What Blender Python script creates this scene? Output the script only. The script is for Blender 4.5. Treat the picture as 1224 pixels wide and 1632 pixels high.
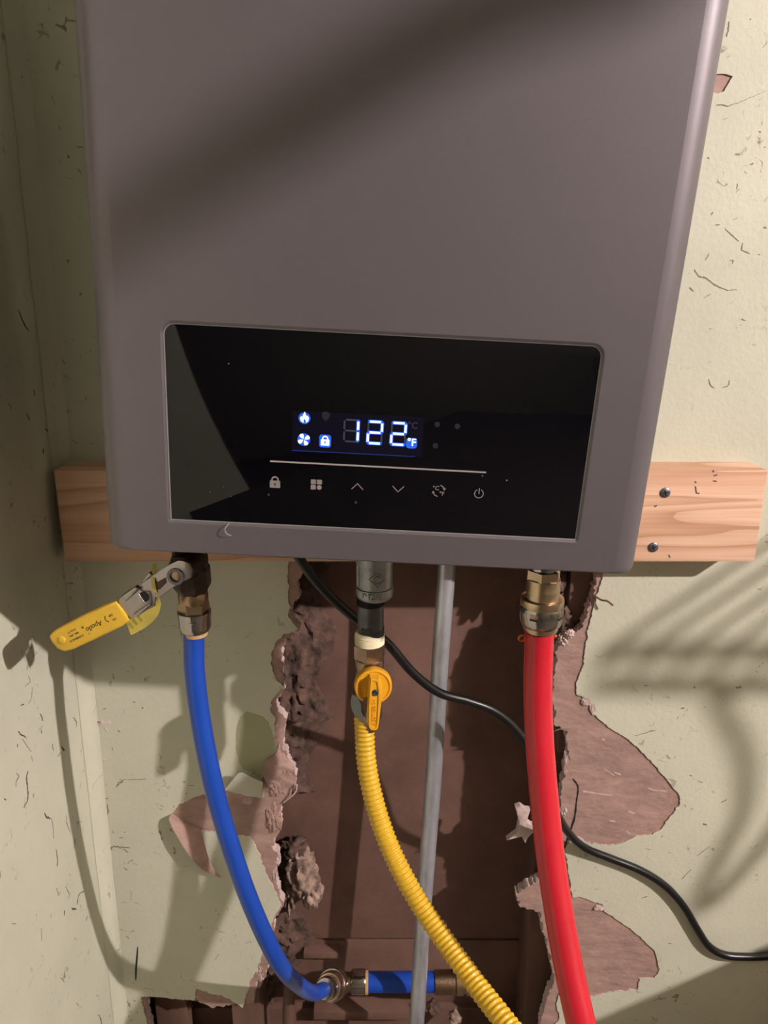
import bpy, bmesh, math, random
from mathutils import Vector, Matrix, noise
from mathutils.geometry import tessellate_polygon

for o in list(bpy.data.objects):
    bpy.data.objects.remove(o)
SC = bpy.context.scene
COL = SC.collection
random.seed(7)

# ------------------------------------------------------------------ camera
CZ = 1.5            # camera height above the floor
CD = 0.723          # camera distance from the back wall (wall plane y = 0)
FPX = 1226.0
TH = math.radians(16.6)
cam_d = bpy.data.cameras.new('camera')
cam_d.sensor_fit = 'HORIZONTAL'
cam_d.sensor_width = 36
cam_d.lens = 36 * FPX / 1224
cam_d.clip_start = 0.01
cam = bpy.data.objects.new('camera', cam_d)
cam.location = (0, -CD, CZ)
cam.rotation_euler = (math.pi / 2 - TH, 0, 0)
COL.objects.link(cam)
SC.camera = cam

# ------------------------------------------------------------------ world, lamp settings, exposure
wd = bpy.data.worlds.new('world')
wd.use_nodes = True
wd.node_tree.nodes['Background'].inputs[0].default_value = (0.05, 0.05, 0.05, 1)
wd.node_tree.nodes['Background'].inputs[1].default_value = 0.2
SC.world = wd
LAMP = Vector((1.73, -1.31, CZ + 0.80))     # bare ceiling bulb, right of and behind the camera
LAMP_R = 0.020
LAMP_W = 278.0
LAMP_COL = (1.0, 0.87, 0.825)
vs = SC.view_settings
vs.view_transform = 'Standard'
vs.look = 'None'
vs.gamma = 1
vs.exposure = 0.0
vs.use_curve_mapping = False

# ------------------------------------------------------------------ pixel -> place
def ray(u, v):
    a, b = (u - 612) / FPX, (v - 816) / FPX
    return Vector((a, math.cos(TH) - b * math.sin(TH), -math.sin(TH) - b * math.cos(TH)))
CAM = Vector((0, -CD, CZ))
def W(u, v, y=0.0):
    r = ray(u, v)
    return CAM + r * ((y + CD) / r.y)
def lwx(z):                       # the left wall leans very slightly
    return -0.3085 + 0.0157 * (z - CZ - 0.0)
def XL(u, v, off=0.0):            # on the left wall
    r = ray(u, v)
    x = -0.31
    for _ in range(6):
        p = CAM + r * (x / r.x)
        x = lwx(p.z) + off
    return CAM + r * (x / r.x)
def pxr(px, p):                   # half a pixel width -> radius in metres at point p
    d = Vector(p) - CAM
    Z = d.y * math.cos(TH) - d.z * math.sin(TH)
    return px / FPX * Z

# ------------------------------------------------------------------ materials
MATS = {}
def mat(name, col, rough=0.5, metal=0.0, var=0.0, vscale=30, bump=0.0, bscale=200, spec=0.5, coat=0.0, col2=None, stretch=(1, 1, 1), sub=0):
    if name in MATS:
        return MATS[name]
    m = bpy.data.materials.new(name)
    m.use_nodes = True
    nt = m.node_tree
    b = nt.nodes['Principled BSDF']
    b.inputs['Base Color'].default_value = (*col, 1)
    b.inputs['Roughness'].default_value = rough
    b.inputs['Metallic'].default_value = metal
    b.inputs['Specular IOR Level'].default_value = spec
    b.inputs['Coat Weight'].default_value = coat
    tc = nt.nodes.new('ShaderNodeTexCoord')
    mp = nt.nodes.new('ShaderNodeMapping')
    mp.inputs['Scale'].default_value = stretch
    nt.links.new(tc.outputs['Object'], mp.inputs[0])
    if var or col2:
        n = nt.nodes.new('ShaderNodeTexNoise')
        n.inputs['Scale'].default_value = vscale
        n.inputs['Detail'].default_value = 6
        n.inputs['Roughness'].default_value = 0.65
        nt.links.new(mp.outputs[0], n.inputs['Vector'])
        r = nt.nodes.new('ShaderNodeValToRGB')
        r.color_ramp.elements[0].position = 0.35
        r.color_ramp.elements[1].position = 0.65
        c2 = col2 or tuple(c * (1 - var) for c in col)
        c1 = col if col2 else tuple(min(1, c * (1 + var * 0.6)) for c in col)
        r.color_ramp.elements[0].color = (*c2, 1)
        r.color_ramp.elements[1].color = (*c1, 1)
        nt.links.new(n.outputs['Fac'], r.inputs[0])
        nt.links.new(r.outputs[0], b.inputs['Base Color'])
    if bump:
        n2 = nt.nodes.new('ShaderNodeTexNoise')
        n2.inputs['Scale'].default_value = bscale
        n2.inputs['Detail'].default_value = 5
        nt.links.new(mp.outputs[0], n2.inputs['Vector'])
        bp = nt.nodes.new('ShaderNodeBump')
        bp.inputs['Strength'].default_value = bump
        bp.inputs['Distance'].default_value = 0.002
        nt.links.new(n2.outputs['Fac'], bp.inputs['Height'])
        nt.links.new(bp.outputs[0], b.inputs['Normal'])
    MATS[name] = m
    return m

def emit(name, col, s):
    m = bpy.data.materials.new(name)
    m.use_nodes = True
    nt = m.node_tree
    nt.nodes.clear()
    e = nt.nodes.new('ShaderNodeEmission')
    e.inputs[0].default_value = (*col, 1)
    e.inputs[1].default_value = s
    o = nt.nodes.new('ShaderNodeOutputMaterial')
    nt.links.new(e.outputs[0], o.inputs[0])
    MATS[name] = m
    return m

def paint_mat(name, col):
    m = bpy.data.materials.new(name)
    m.use_nodes = True
    nt = m.node_tree
    L = nt.links
    b = nt.nodes['Principled BSDF']
    b.inputs['Roughness'].default_value = 0.55
    b.inputs['Specular IOR Level'].default_value = 0.3
    tc = nt.nodes.new('ShaderNodeTexCoord')
    def noi(scale, detail=4, rough=0.6, dist=0.0):
        n = nt.nodes.new('ShaderNodeTexNoise')
        n.inputs['Scale'].default_value = scale
        n.inputs['Detail'].default_value = detail
        n.inputs['Roughness'].default_value = rough
        n.inputs['Distortion'].default_value = dist
        L.new(tc.outputs['Object'], n.inputs['Vector'])
        return n.outputs['Fac']
    def ramp(src, p0, p1, c0=(0, 0, 0), c1=(1, 1, 1)):
        r = nt.nodes.new('ShaderNodeValToRGB')
        r.color_ramp.elements[0].position = p0
        r.color_ramp.elements[1].position = p1
        r.color_ramp.elements[0].color = (*c0, 1)
        r.color_ramp.elements[1].color = (*c1, 1)
        L.new(src, r.inputs[0])
        return r.outputs[0]
    def mul(a, c):
        n = nt.nodes.new('ShaderNodeMath')
        n.operation = 'MULTIPLY'
        L.new(a, n.inputs[0]); L.new(c, n.inputs[1])
        return n.outputs[0]
    base = ramp(noi(9), 0.3, 0.7, tuple(c * 0.93 for c in col), tuple(c * 1.04 for c in col))
    # grime specks with a shape of their own, gathered in patches
    sp = mul(ramp(noi(95, 3, 0.55, 1.2), 0.63, 0.71), ramp(noi(11, 2), 0.46, 0.60))
    mx = nt.nodes.new('ShaderNodeMix')
    mx.data_type = 'RGBA'
    L.new(sp, mx.inputs['Factor'])
    L.new(base, mx.inputs['A'])
    mx.inputs['B'].default_value = (col[0] * .42, col[1] * .36, col[2] * .36, 1)
    L.new(mx.outputs['Result'], b.inputs['Base Color'])
    bp = nt.nodes.new('ShaderNodeBump')
    bp.inputs['Strength'].default_value = 0.25
    bp.inputs['Distance'].default_value = 0.0012
    add = nt.nodes.new('ShaderNodeMath')
    add.operation = 'ADD'
    L.new(noi(40, 3), add.inputs[0]); L.new(noi(220, 2), add.inputs[1])
    L.new(add.outputs[0], bp.inputs['Height'])
    L.new(bp.outputs[0], b.inputs['Normal'])
    MATS[name] = m
    return m

def wood_mat():
    m = bpy.data.materials.new('pine')
    m.use_nodes = True
    nt = m.node_tree
    L = nt.links
    b = nt.nodes['Principled BSDF']
    b.inputs['Roughness'].default_value = 0.6
    tc = nt.nodes.new('ShaderNodeTexCoord')
    mp = nt.nodes.new('ShaderNodeMapping')
    mp.inputs['Scale'].default_value = (1.3, 13.0, 24.0)
    L.new(tc.outputs['Object'], mp.inputs[0])
    n = nt.nodes.new('ShaderNodeTexNoise')
    n.inputs['Scale'].default_value = 1.0
    n.inputs['Detail'].default_value = 3
    n.inputs['Roughness'].default_value = .35
    n.inputs['Distortion'].default_value = .35
    L.new(mp.outputs[0], n.inputs['Vector'])
    # growth rings: fold the height field into thin dark lines of uneven spacing
    mu = nt.nodes.new('ShaderNodeMath'); mu.operation = 'MULTIPLY'
    mu.inputs[1].default_value = 9.0
    L.new(n.outputs['Fac'], mu.inputs[0])
    fr = nt.nodes.new('ShaderNodeMath'); fr.operation = 'FRACT'
    L.new(mu.outputs[0], fr.inputs[0])
    w = fr
    r = nt.nodes.new('ShaderNodeValToRGB')
    e = r.color_ramp.elements
    e[0].position = 0.0; e[0].color = (0.60, 0.37, 0.25, 1)
    e[1].position = 1.0; e[1].color = (0.46, 0.25, 0.15, 1)
    x = e.new(0.86); x.color = (0.56, 0.325, 0.21, 1)
    x = e.new(0.65); x.color = (0.60, 0.36, 0.235, 1)
    x = e.new(0.2); x.color = (0.70, 0.46, 0.33, 1)
    L.new(w.outputs[0], r.inputs[0])
    f = nt.nodes.new('ShaderNodeTexNoise')
    mp2 = nt.nodes.new('ShaderNodeMapping')
    mp2.inputs['Scale'].default_value = (4, 90, 260)
    L.new(tc.outputs['Object'], mp2.inputs[0])
    L.new(mp2.outputs[0], f.inputs['Vector'])
    f.inputs['Scale'].default_value = 2
    mx = nt.nodes.new('ShaderNodeMix')
    mx.data_type = 'RGBA'; mx.blend_type = 'OVERLAY'
    mx.inputs['Factor'].default_value = 0.25
    L.new(r.outputs[0], mx.inputs['A']); L.new(f.outputs['Color'], mx.inputs['B'])
    f2 = nt.nodes.new('ShaderNodeRGBToBW')
    L.new(f.outputs['Color'], f2.inputs[0])
    L.new(f2.outputs[0], mx.inputs['B'])
    L.new(mx.outputs['Result'], b.inputs['Base Color'])
    MATS['pine'] = m
    return m

PAINT_C = (0.555, 0.56, 0.455)
paint_mat('wall_paint', PAINT_C)
paint_mat('shaded_paint', (0.36, 0.37, 0.235))  # darker green that stands for wall paint in shade
wood_mat()
mat('board_brown', (0.36, 0.235, 0.205), 0.85, var=0.2, vscale=28, bump=1.0, bscale=55, stretch=(1, 1, 1.8))
mat('plaster_pink', (0.54, 0.42, 0.40), 0.9, var=0.22, vscale=70, bump=0.9, bscale=160)
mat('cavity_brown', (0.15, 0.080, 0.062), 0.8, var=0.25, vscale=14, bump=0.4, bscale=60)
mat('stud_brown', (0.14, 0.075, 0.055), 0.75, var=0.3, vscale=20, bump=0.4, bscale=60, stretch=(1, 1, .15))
mat('mortar_dark', (0.15, 0.088, 0.068), 0.95, col2=(0.045, 0.027, 0.022), vscale=55, bump=1.0, bscale=120)
mat('tuft_tan', (0.42, 0.30, 0.24), 0.95, col2=(0.10, 0.065, 0.05), vscale=60, bump=1.0, bscale=150)
mat('heater_grey', (0.142, 0.127, 0.141), 0.46, 0.45, bump=0.03, bscale=900, spec=0.5)
mat('black_glass', (0.0016, 0.0014, 0.003), 0.035, spec=0.36)
mat('panel_edge', (0.22, 0.21, 0.21), 0.4)
mat('print_grey', (0.23, 0.205, 0.205), 0.5)
mat('print_line', (0.34, 0.30, 0.30), 0.4)
mat('ghost_seg', (0.035, 0.04, 0.065), 0.5)
mat('ghost_icon', (0.010, 0.011, 0.02), 0.5)
mat('display_blue', (0.002, 0.002, 0.012), 0.1)
emit('led_white', (0.80, 0.92, 1.0), 1.6)
emit('led_blue', (0.03, 0.14, 0.85), 1.0)
emit('led_line', (0.03, 0.06, 0.30), 0.55)
emit('bulb_glow', LAMP_COL, LAMP_W / (4 * math.pi ** 2 * LAMP_R ** 2))
mat('blue_pex', (0.009, 0.06, 0.40), 0.32, var=0.05, vscale=20)
mat('red_pex', (0.50, 0.014, 0.028), 0.28, var=0.05, vscale=20)
mat('yellow_coat', (0.66, 0.40, 0.022), 0.38, var=0.06, vscale=30)
mat('yellow_plastic', (0.72, 0.36, 0.015), 0.42)
mat('yellow_grip', (0.68, 0.43, 0.035), 0.45, var=0.08, vscale=60)
mat('yellow_tag', (0.55, 0.46, 0.09), 0.4, var=0.15, vscale=60)
mat('black_ink', (0.012, 0.010, 0.008), 0.6)
mat('ink_olive', (0.09, 0.07, 0.012), 0.6)
mat('bronze_dark', (0.050, 0.030, 0.022), 0.42, 0.55, var=0.3, vscale=60, bump=0.25, bscale=300)
mat('brass', (0.55, 0.42, 0.28), 0.30, 1.0, var=0.12, vscale=60, bump=0.1, bscale=300)
mat('brass_dull', (0.38, 0.265, 0.175), 0.34, 1.0, var=0.2, vscale=60, bump=0.2, bscale=300)
mat('chrome', (0.42, 0.39, 0.38), 0.17, 1.0, bump=0.06, bscale=200)
mat('steel_plate', (0.38, 0.345, 0.345), 0.28, 1.0, bump=0.08, bscale=240)
mat('galvanised', (0.36, 0.37, 0.38), 0.42, 0.8, var=0.22, vscale=45, bump=0.2, bscale=260)
mat('galv_pipe', (0.52, 0.54, 0.60), 0.36, 0.6, var=0.28, vscale=38, bump=0.1, bscale=200, stretch=(1, 1, .35))
mat('iron_nipple', (0.12, 0.12, 0.125), 0.38, 0.7, var=0.2, vscale=60)
mat('dope_black', (0.018, 0.018, 0.020), 0.5, bump=0.6, bscale=300)
mat('thread_white', (0.80, 0.71, 0.50), 0.6, var=0.1, vscale=80)
mat('tan_plastic', (0.52, 0.33, 0.14), 0.45)
mat('orange_clip', (0.65, 0.10, 0.02), 0.4)
mat('grey_tag', (0.22, 0.24, 0.24), 0.5)
mat('cord_black', (0.006, 0.006, 0.007), 0.33)
mat('screw_steel', (0.16, 0.16, 0.19), 0.4, 0.7)
mat('crack_dark', (0.075, 0.055, 0.045), 0.9)
mat('crack_soft', (0.24, 0.21, 0.17), 0.9)
mat('chip_pink', (0.70, 0.53, 0.54), 0.9, bump=0.5)
mat('pencil', (0.10, 0.055, 0.05), 0.8)
mat('hole_black', (0.008, 0.006, 0.006), 0.9)
mat('white_wire', (0.70, 0.70, 0.68), 0.4)
mat('porcelain', (0.75, 0.73, 0.70), 0.25)
mat('duct_alu', (0.45, 0.45, 0.46), 0.35, 0.9, bump=0.1)
mat('plain_wall', (0.18, 0.17, 0.125), 0.8, var=0.08, vscale=8)
mat('ceiling_board', (0.42, 0.41, 0.34), 0.9, var=0.05, vscale=6)
mat('floor_concrete', (0.09, 0.078, 0.07), 0.85, var=0.2, vscale=6, bump=0.3, bscale=60)
mat('shelf_board', (0.35, 0.24, 0.15), 0.6, var=0.2, vscale=10, stretch=(.2, 4, 4))

# ------------------------------------------------------------------ object helpers
ORG = {}
def put(o, parent):
    COL.objects.link(o)
    if parent is not None:
        o.parent = parent
def tag(o, label, cat, group=None):
    o['label'] = label
    o['category'] = cat
    if group:
        o['group'] = group
    return o
def thing(name, label, cat, origin, roty=0.0, group=None, rotx=0.0):
    e = bpy.data.objects.new(name, None)
    e.empty_display_size = 0.02
    e.location = origin
    e.rotation_euler = (rotx, roty, 0)
    COL.objects.link(e)
    ORG[e] = Matrix.Translation(Vector(origin)) @ Matrix.Rotation(roty, 4, 'Y') @ Matrix.Rotation(rotx, 4, 'X')
    tag(e, label, cat, group)
    return e
def add(name, geo, material, parent=None, local=False, smooth=40, kind=None, label=None, slots=None):
    V, F = geo[0], geo[1]
    V = [Vector(v) for v in V]
    if parent is None:
        lo = Vector((min(v.x for v in V), min(v.y for v in V), min(v.z for v in V)))
        hi = Vector((max(v.x for v in V), max(v.y for v in V), max(v.z for v in V)))
        M = Matrix.Translation(((lo.x + hi.x) / 2, (lo.y + hi.y) / 2, lo.z))
    else:
        M = ORG[parent]
    if not local:
        Mi = M.inverted()
        V = [Mi @ v for v in V]
    me = bpy.data.meshes.new(name)
    me.from_pydata(V, [], F)
    me.validate()
    bm = bmesh.new()
    bm.from_mesh(me)
    bmesh.ops.remove_doubles(bm, verts=bm.verts, dist=1e-7)
    bmesh.ops.recalc_face_normals(bm, faces=bm.faces)
    bm.to_mesh(me)
    bm.free()
    for s in (slots or [material]):
        me.materials.append(MATS[s])
    if len(geo) > 2 and geo[2] and len(geo[2]) == len(me.polygons):
        me.polygons.foreach_set('material_index', geo[2])
    if smooth:
        me.polygons.foreach_set('use_smooth', [True] * len(me.polygons))
        me.set_sharp_from_angle(angle=math.radians(smooth))
    o = bpy.data.objects.new(name, me)
    put(o, parent)
    if parent is None:
        o.location = M.translation
    ORG[o] = M
    if kind:
        o['kind'] = kind
    if label:
        o['label'] = label
    return o

def merge(*gs):
    V, F = [], []
    for g in gs:
        n = len(V)
        V += [Vector(v) for v in g[0]]
        F += [tuple(i + n for i in f) for f in g[1]]
    return V, F

def box(lo, hi, bev=0.0, seg=2):
    bm = bmesh.new()
    bmesh.ops.create_cube(bm, size=1)
    lo, hi = Vector(lo), Vector(hi)
    for v in bm.verts:
        v.co = Vector(((lo[k] + hi[k]) / 2 + v.co[k] * (hi[k] - lo[k]) for k in range(3)))
    if bev:
        bmesh.ops.bevel(bm, geom=bm.edges[:], offset=bev, segments=seg, affect='EDGES', profile=0.6)
    return from_bm(bm)
def from_bm(bm):
    bm.verts.index_update()
    V = [v.co.copy() for v in bm.verts]
    F = [tuple(v.index for v in f.verts) for f in bm.faces]
    bm.free()
    return V, F
def xform(geo, M):
    return [M @ Vector(v) for v in geo[0]], geo[1]
def frame(origin, z, x=None):
    z = Vector(z).normalized()
    x = Vector(x) if x is not None else (Vector((1, 0, 0)) if abs(z.x) < .9 else Vector((0, 1, 0)))
    y = z.cross(x).normalized()
    x = y.cross(z).normalized()
    M = Matrix((x, y, z)).transposed().to_4x4()
    M.translation = Vector(origin)
    return M

def catmull(P, n=8):
    P = [Vector(p) for p in P]
    Q = [P[0] * 2 - P[1]] + P + [P[-1] * 2 - P[-2]]
    out = []
    for i in range(1, len(Q) - 2):
        a, b, c, d = Q[i - 1:i + 3]
        for k in range(n):
            t = k / n
            out.append(0.5 * (2 * b + (c - a) * t + (2 * a - 5 * b + 4 * c - d) * t * t + (3 * b - a - 3 * c + d) * t ** 3))
    out.append(P[-1])
    return out
def to_floor(P, r):
    """carry a hanging pipe on below the frame until it lies on the floor"""
    P = [Vector(p) for p in P]
    t = (P[-1] - P[-2]).normalized()
    q = P[-1]
    for k in range(40):
        t = (t * .8 + Vector((0, 0, -1)) * .2).normalized() if q.z > .22 else (t * .62 + Vector((1, -.1, 0)) * .38).normalized()
        q = q + t * .055
        if q.z < r + .012:
            q.z = r
            t = Vector((1, -.1, 0)).normalized()
        P.append(q.copy())
        if q.z <= r and len([p for p in P if p.z <= r + 1e-6]) > 3:
            break
    return P
def resample(P, step):
    out = [P[0]]
    acc = 0.0
    for a, b in zip(P, P[1:]):
        L = (b - a).length
        s = step - acc
        while s <= L:
            out.append(a.lerp(b, s / L))
            s += step
        acc = (acc + L) % step
    return out
def tube(P, r, n=18, rf=None, caps=True):
    P = [Vector(p) for p in P]
    T = []
    for i in range(len(P)):
        T.append((P[min(i + 1, len(P) - 1)] - P[max(i - 1, 0)]).normalized())
    up = Vector((0, 1, 0)) if abs(T[0].y) < .9 else Vector((1, 0, 0))
    nn = (up - T[0] * up.dot(T[0])).normalized()
    V, F = [], []
    for i, p in enumerate(P):
        nn = (nn - T[i] * nn.dot(T[i])).normalized()
        bb = T[i].cross(nn)
        rr = rf(i) if rf else (r[i] if isinstance(r, (list, tuple)) else r)
        for k in range(n):
            a = 2 * math.pi * k / n
            V.append(p + (nn * math.cos(a) + bb * math.sin(a)) * rr)
    for i in range(len(P) - 1):
        for k in range(n):
            F.append((i * n + k, i * n + (k + 1) % n, (i + 1) * n + (k + 1) % n, (i + 1) * n + k))
    if caps:
        F.append(tuple(range(n)))
        F.append(tuple((len(P) - 1) * n + k for k in range(n)))
    return V, F
def lathe(prof, origin, axis, n=36, x=None, phase=0.0, closed=True):
    """prof: (distance along axis, radius) pairs"""
    M = frame(origin, axis, x)
    V, F = [], []
    for s, r in prof:
        for k in range(n):
            a = 2 * math.pi * k / n + phase
            V.append(M @ Vector((r * math.cos(a), r * math.sin(a), s)))
    m = len(prof)
    for i in range(m - 1):
        for k in range(n):
            F.append((i * n + k, i * n + (k + 1) % n, (i + 1) * n + (k + 1) % n, (i + 1) * n + k))
    if closed:
        F.append(tuple(range(n)))
        F.append(tuple((m - 1) * n + k for k in range(n)))
    return V, F
def hexnut(r, s0, s1, origin, axis, x=None, ch=0.12, n=6, phase=0.0):
    c = r * ch
    return lathe([(s0, r - c), (s0 + c * .7, r), (s1 - c * .7, r), (s1, r - c)], origin, axis, n, x, phase)
def prism(poly, M, d0, d1, bev=0.0, seg=2):
    """polygon in the xy of M, extruded from z=d0 to z=d1 (top bevelled)"""
    bm = bmesh.new()
    vs_ = [bm.verts.new((p[0], p[1], d0)) for p in poly]
    f = bm.faces.new(vs_)
    ex = bmesh.ops.extrude_face_region(bm, geom=[f])
    top = [g for g in ex['geom'] if isinstance(g, bmesh.types.BMVert)]
    for v in top:
        v.co.z = d1
    if bev:
        ts = set(top)
        es = [e for e in bm.edges if e.verts[0] in ts and e.verts[1] in ts]
        bmesh.ops.bevel(bm, geom=es, offset=bev, segments=seg, affect='EDGES', profile=0.5)
    g = from_bm(bm)
    return xform(g, M)
def holed_plate(outer, holes, M, d0, d1):
    """flat plate with holes; returns front, back and all edge walls; edge faces carry material 1"""
    loops = [outer] + holes
    tri = tessellate_polygon([[Vector((p[0], p[1], 0)) for p in l] for l in loops])
    flat = [p for l in loops for p in l]
    N = len(flat)
    V = [M @ Vector((p[0], p[1], d1)) for p in flat] + [M @ Vector((p[0], p[1], d0)) for p in flat]
    F = [tuple(t) for t in tri] + [tuple(i + N for i in t) for t in tri]
    MI = [0] * len(F)
    k = 0
    for l in loops:
        m = len(l)
        for i in range(m):
            a, b = k + i, k + (i + 1) % m
            F.append((a, b, b + N, a + N))
            MI.append(1)
        k += m
    return V, F, MI
def ragged(P, step, amp, seed=0):
    """open polyline of 2-D points -> jittered finer polyline (ends kept)"""
    out = []
    for a, b in zip(P, P[1:]):
        a, b = Vector(a), Vector(b)
        L = (b - a).length
        n = max(1, int(L / (step * .6)))
        nr = Vector((-(b - a).y, (b - a).x)).normalized() if L else Vector((0, 0))
        for i in range(n):
            q = a.lerp(b, i / n)
            p = Vector((q.x, q.y, seed * 3.7))
            j = 1.7 * noise.fractal(p * 130, .7, 2.2, 4) + 1.0 * noise.noise(p * 480)
            q = q + nr * amp * (0 if i == 0 else max(-2.2, min(2.2, j)))
            out.append((q.x, q.y))
    out.append(tuple(P[-1]))
    return out
def strip(A, B, nseg=6):
    """sheet between two polylines of equal length"""
    V, F = [], []
    m = len(A)
    for i in range(m):
        for k in range(nseg + 1):
            V.append(Vector(A[i]).lerp(Vector(B[i]), k / nseg))
    w = nseg + 1
    for i in range(m - 1):
        for k in range(nseg):
            F.append((i * w + k, i * w + k + 1, (i + 1) * w + k + 1, (i + 1) * w + k))
    return V, F
def thicken(geo, off):
    V, F = geo
    n = len(V)
    off = Vector(off)
    from collections import Counter
    ec = Counter()
    for f in F:
        for i in range(len(f)):
            ec[tuple(sorted((f[i], f[(i + 1) % len(f)])))] += 1
    G = list(F) + [tuple(i + n for i in reversed(f)) for f in F]
    for (a, b), c in ec.items():
        if c == 1:
            G.append((a, b, b + n, a + n))
    return [Vector(v) for v in V] + [Vector(v) + off for v in V], G
def crumple(geo, amp, freq, seed=0):
    return [v + Vector((.3, -1, .2)) * amp * noise.fractal(v * freq + Vector((seed, 0, 0)), .8, 2.1, 4) for v in geo[0]], geo[1]
def lump(c, rad, seed, amp=0.35, freq=1.6, sub=3):
    bm = bmesh.new()
    bmesh.ops.create_icosphere(bm, subdivisions=sub, radius=1)
    for v in bm.verts:
        d = v.co.copy()
        k = 1 + amp * noise.fractal(d * freq + Vector((seed * 7.3, seed * 3.1, seed)), 0.8, 2.0, 4)
        v.co = Vector((d.x * rad[0] * k, d.y * rad[1] * k, d.z * rad[2] * k)) + Vector(c)
    return from_bm(bm)
def text_geo(s, size, M, depth=0.0, bold=0.0, shear=0.0, align='CENTER'):
    cu = bpy.data.curves.new('t', 'FONT')
    cu.body = s
    cu.size = size
    cu.align_x = align
    cu.align_y = 'CENTER'
    cu.extrude = depth
    cu.offset = bold
    cu.shear = shear
    cu.resolution_u = 3
    ob = bpy.data.objects.new('t', cu)
    COL.objects.link(ob)
    dg = bpy.context.evaluated_depsgraph_get()
    me = bpy.data.meshes.new_from_object(ob.evaluated_get(dg))
    V = [M @ v.co for v in me.vertices]
    F = [tuple(p.vertices) for p in me.polygons]
    bpy.data.objects.remove(ob)
    bpy.data.curves.remove(cu)
    bpy.data.meshes.remove(me)
    return V, F

# =================================================================== THE SETTING
RX1, RY1, RZ1 = 2.9, -3.8, 2.42
def wp(l):                      # pixel list -> (x, z) on the back wall plane
    return [(W(u, v, 0).x, W(u, v, 0).z) for u, v in l]
LB = [(478, 880), (480, 905), (482, 915), (472, 930), (479, 950), (466, 962), (464, 980), (474, 998), (478, 1003), (462, 1012), (450, 1030), (449, 1085),
      (455, 1098), (441, 1114), (444, 1130), (456, 1150), (450, 1190), (470, 1228), (470, 1255), (450, 1281), (446, 1290), (449, 1317), (432, 1349), (442, 1358),
      (438, 1400), (445, 1420), (452, 1442), (440, 1460), (432, 1500), (428, 1530), (424, 1556), (408, 1565), (404, 1600), (372, 1601), (336, 1606), (314, 1594),
      (245, 1586), (228, 1589), (238, 1632), (262, 1720)]
RB = [(957, 880), (951, 925), (940, 960), (929, 1000), (914, 1008), (889, 1032), (881, 1100), (883, 1155), (905, 1165), (905, 1186), (907, 1205), (899, 1231),
      (895, 1246), (895, 1283), (876, 1305), (866, 1330), (862, 1360), (868, 1400), (850, 1408), (823, 1425), (829, 1446), (860, 1453), (866, 1480), (876, 1520),
      (883, 1560), (868, 1604), (862, 1632), (860, 1720)]
LP = [(462, 880), (460, 897), (459, 920), (459, 941), (460, 955), (463, 966), (459, 980), (471, 997), (477, 1002), (464, 1007), (452, 1009), (440, 1023), (433, 1040),
      (432, 1058), (437, 1075), (444, 1086), (453, 1095), (434, 1114), (431, 1134), (440, 1146), (438, 1175), (445, 1198), (423, 1214), (418, 1246), (421, 1269),
      (400, 1268), (380, 1264), (359, 1258), (331, 1264), (309, 1270), (286, 1281), (274, 1297), (300, 1314), (318, 1322), (341, 1324), (377, 1329), (400, 1331),
      (409, 1352), (423, 1386), (437, 1416), (449, 1442), (440, 1455), (425, 1490), (418, 1520), (410, 1545), (400, 1560), (387, 1605), (365, 1590), (313, 1574),
      (311, 1593), (251, 1588), (224, 1587), (236, 1632), (258, 1720)]
RP = [(964, 880), (958, 925), (947, 961), (937, 1000), (929, 1060), (918, 1089), (918, 1105), (937, 1115), (943, 1136), (968, 1157), (1002, 1178), (1044, 1220),
      (1068, 1249), (1083, 1267), (1083, 1280), (1065, 1304), (1054, 1320), (1036, 1329), (1015, 1331), (989, 1343), (968, 1347), (942, 1344), (921, 1333),
      (908, 1335), (900, 1354), (905, 1382), (911, 1427), (926, 1429), (960, 1440), (962, 1451), (1003, 1477), (1043, 1513), (1051, 1543), (1043, 1557), (1018, 1558),
      (1015, 1576), (977, 1579), (947, 1586), (925, 1588), (898, 1566), (886, 1598), (892, 1622), (882, 1632), (880, 1720)]
MW = Matrix(((1, 0, 0, 0), (0, 0, -1, 0), (0, 1, 0, 0), (0, 0, 0, 1)))   # (x, y, d) -> (x, -d, y): plates in the wall plane, d towards the room
rect = [(-0.36, 0), (RX1, 0), (RX1, RZ1), (-0.36, RZ1)]
hole_b = ragged(wp(LB), .0035, .0018, 1) + list(reversed(ragged(wp(RB), .0035, .0018, 2)))
wall_back = add('wall_back', holed_plate(rect, [hole_b], MW, -0.013, 0.0), None, slots=['board_brown', 'plaster_pink'], smooth=0, kind='structure')
hole_p = ragged(wp(LP), .0026, .0010, 3) + list(reversed(ragged(wp(RP), .0026, .0009, 4)))
# a small chip knocked out of the paint beside the heater
chip = ragged(wp([(1132, 119), (1150, 118), (1167, 122), (1160, 134), (1153, 146), (1143, 150), (1130, 146)]), .004, .0004, 5)
paint_top = add('paint_layer', holed_plate(rect, [hole_p, chip[:-1]], MW, 0.0, 0.0014), None, parent=wall_back, slots=['wall_paint', 'plaster_pink'], smooth=0)

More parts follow.
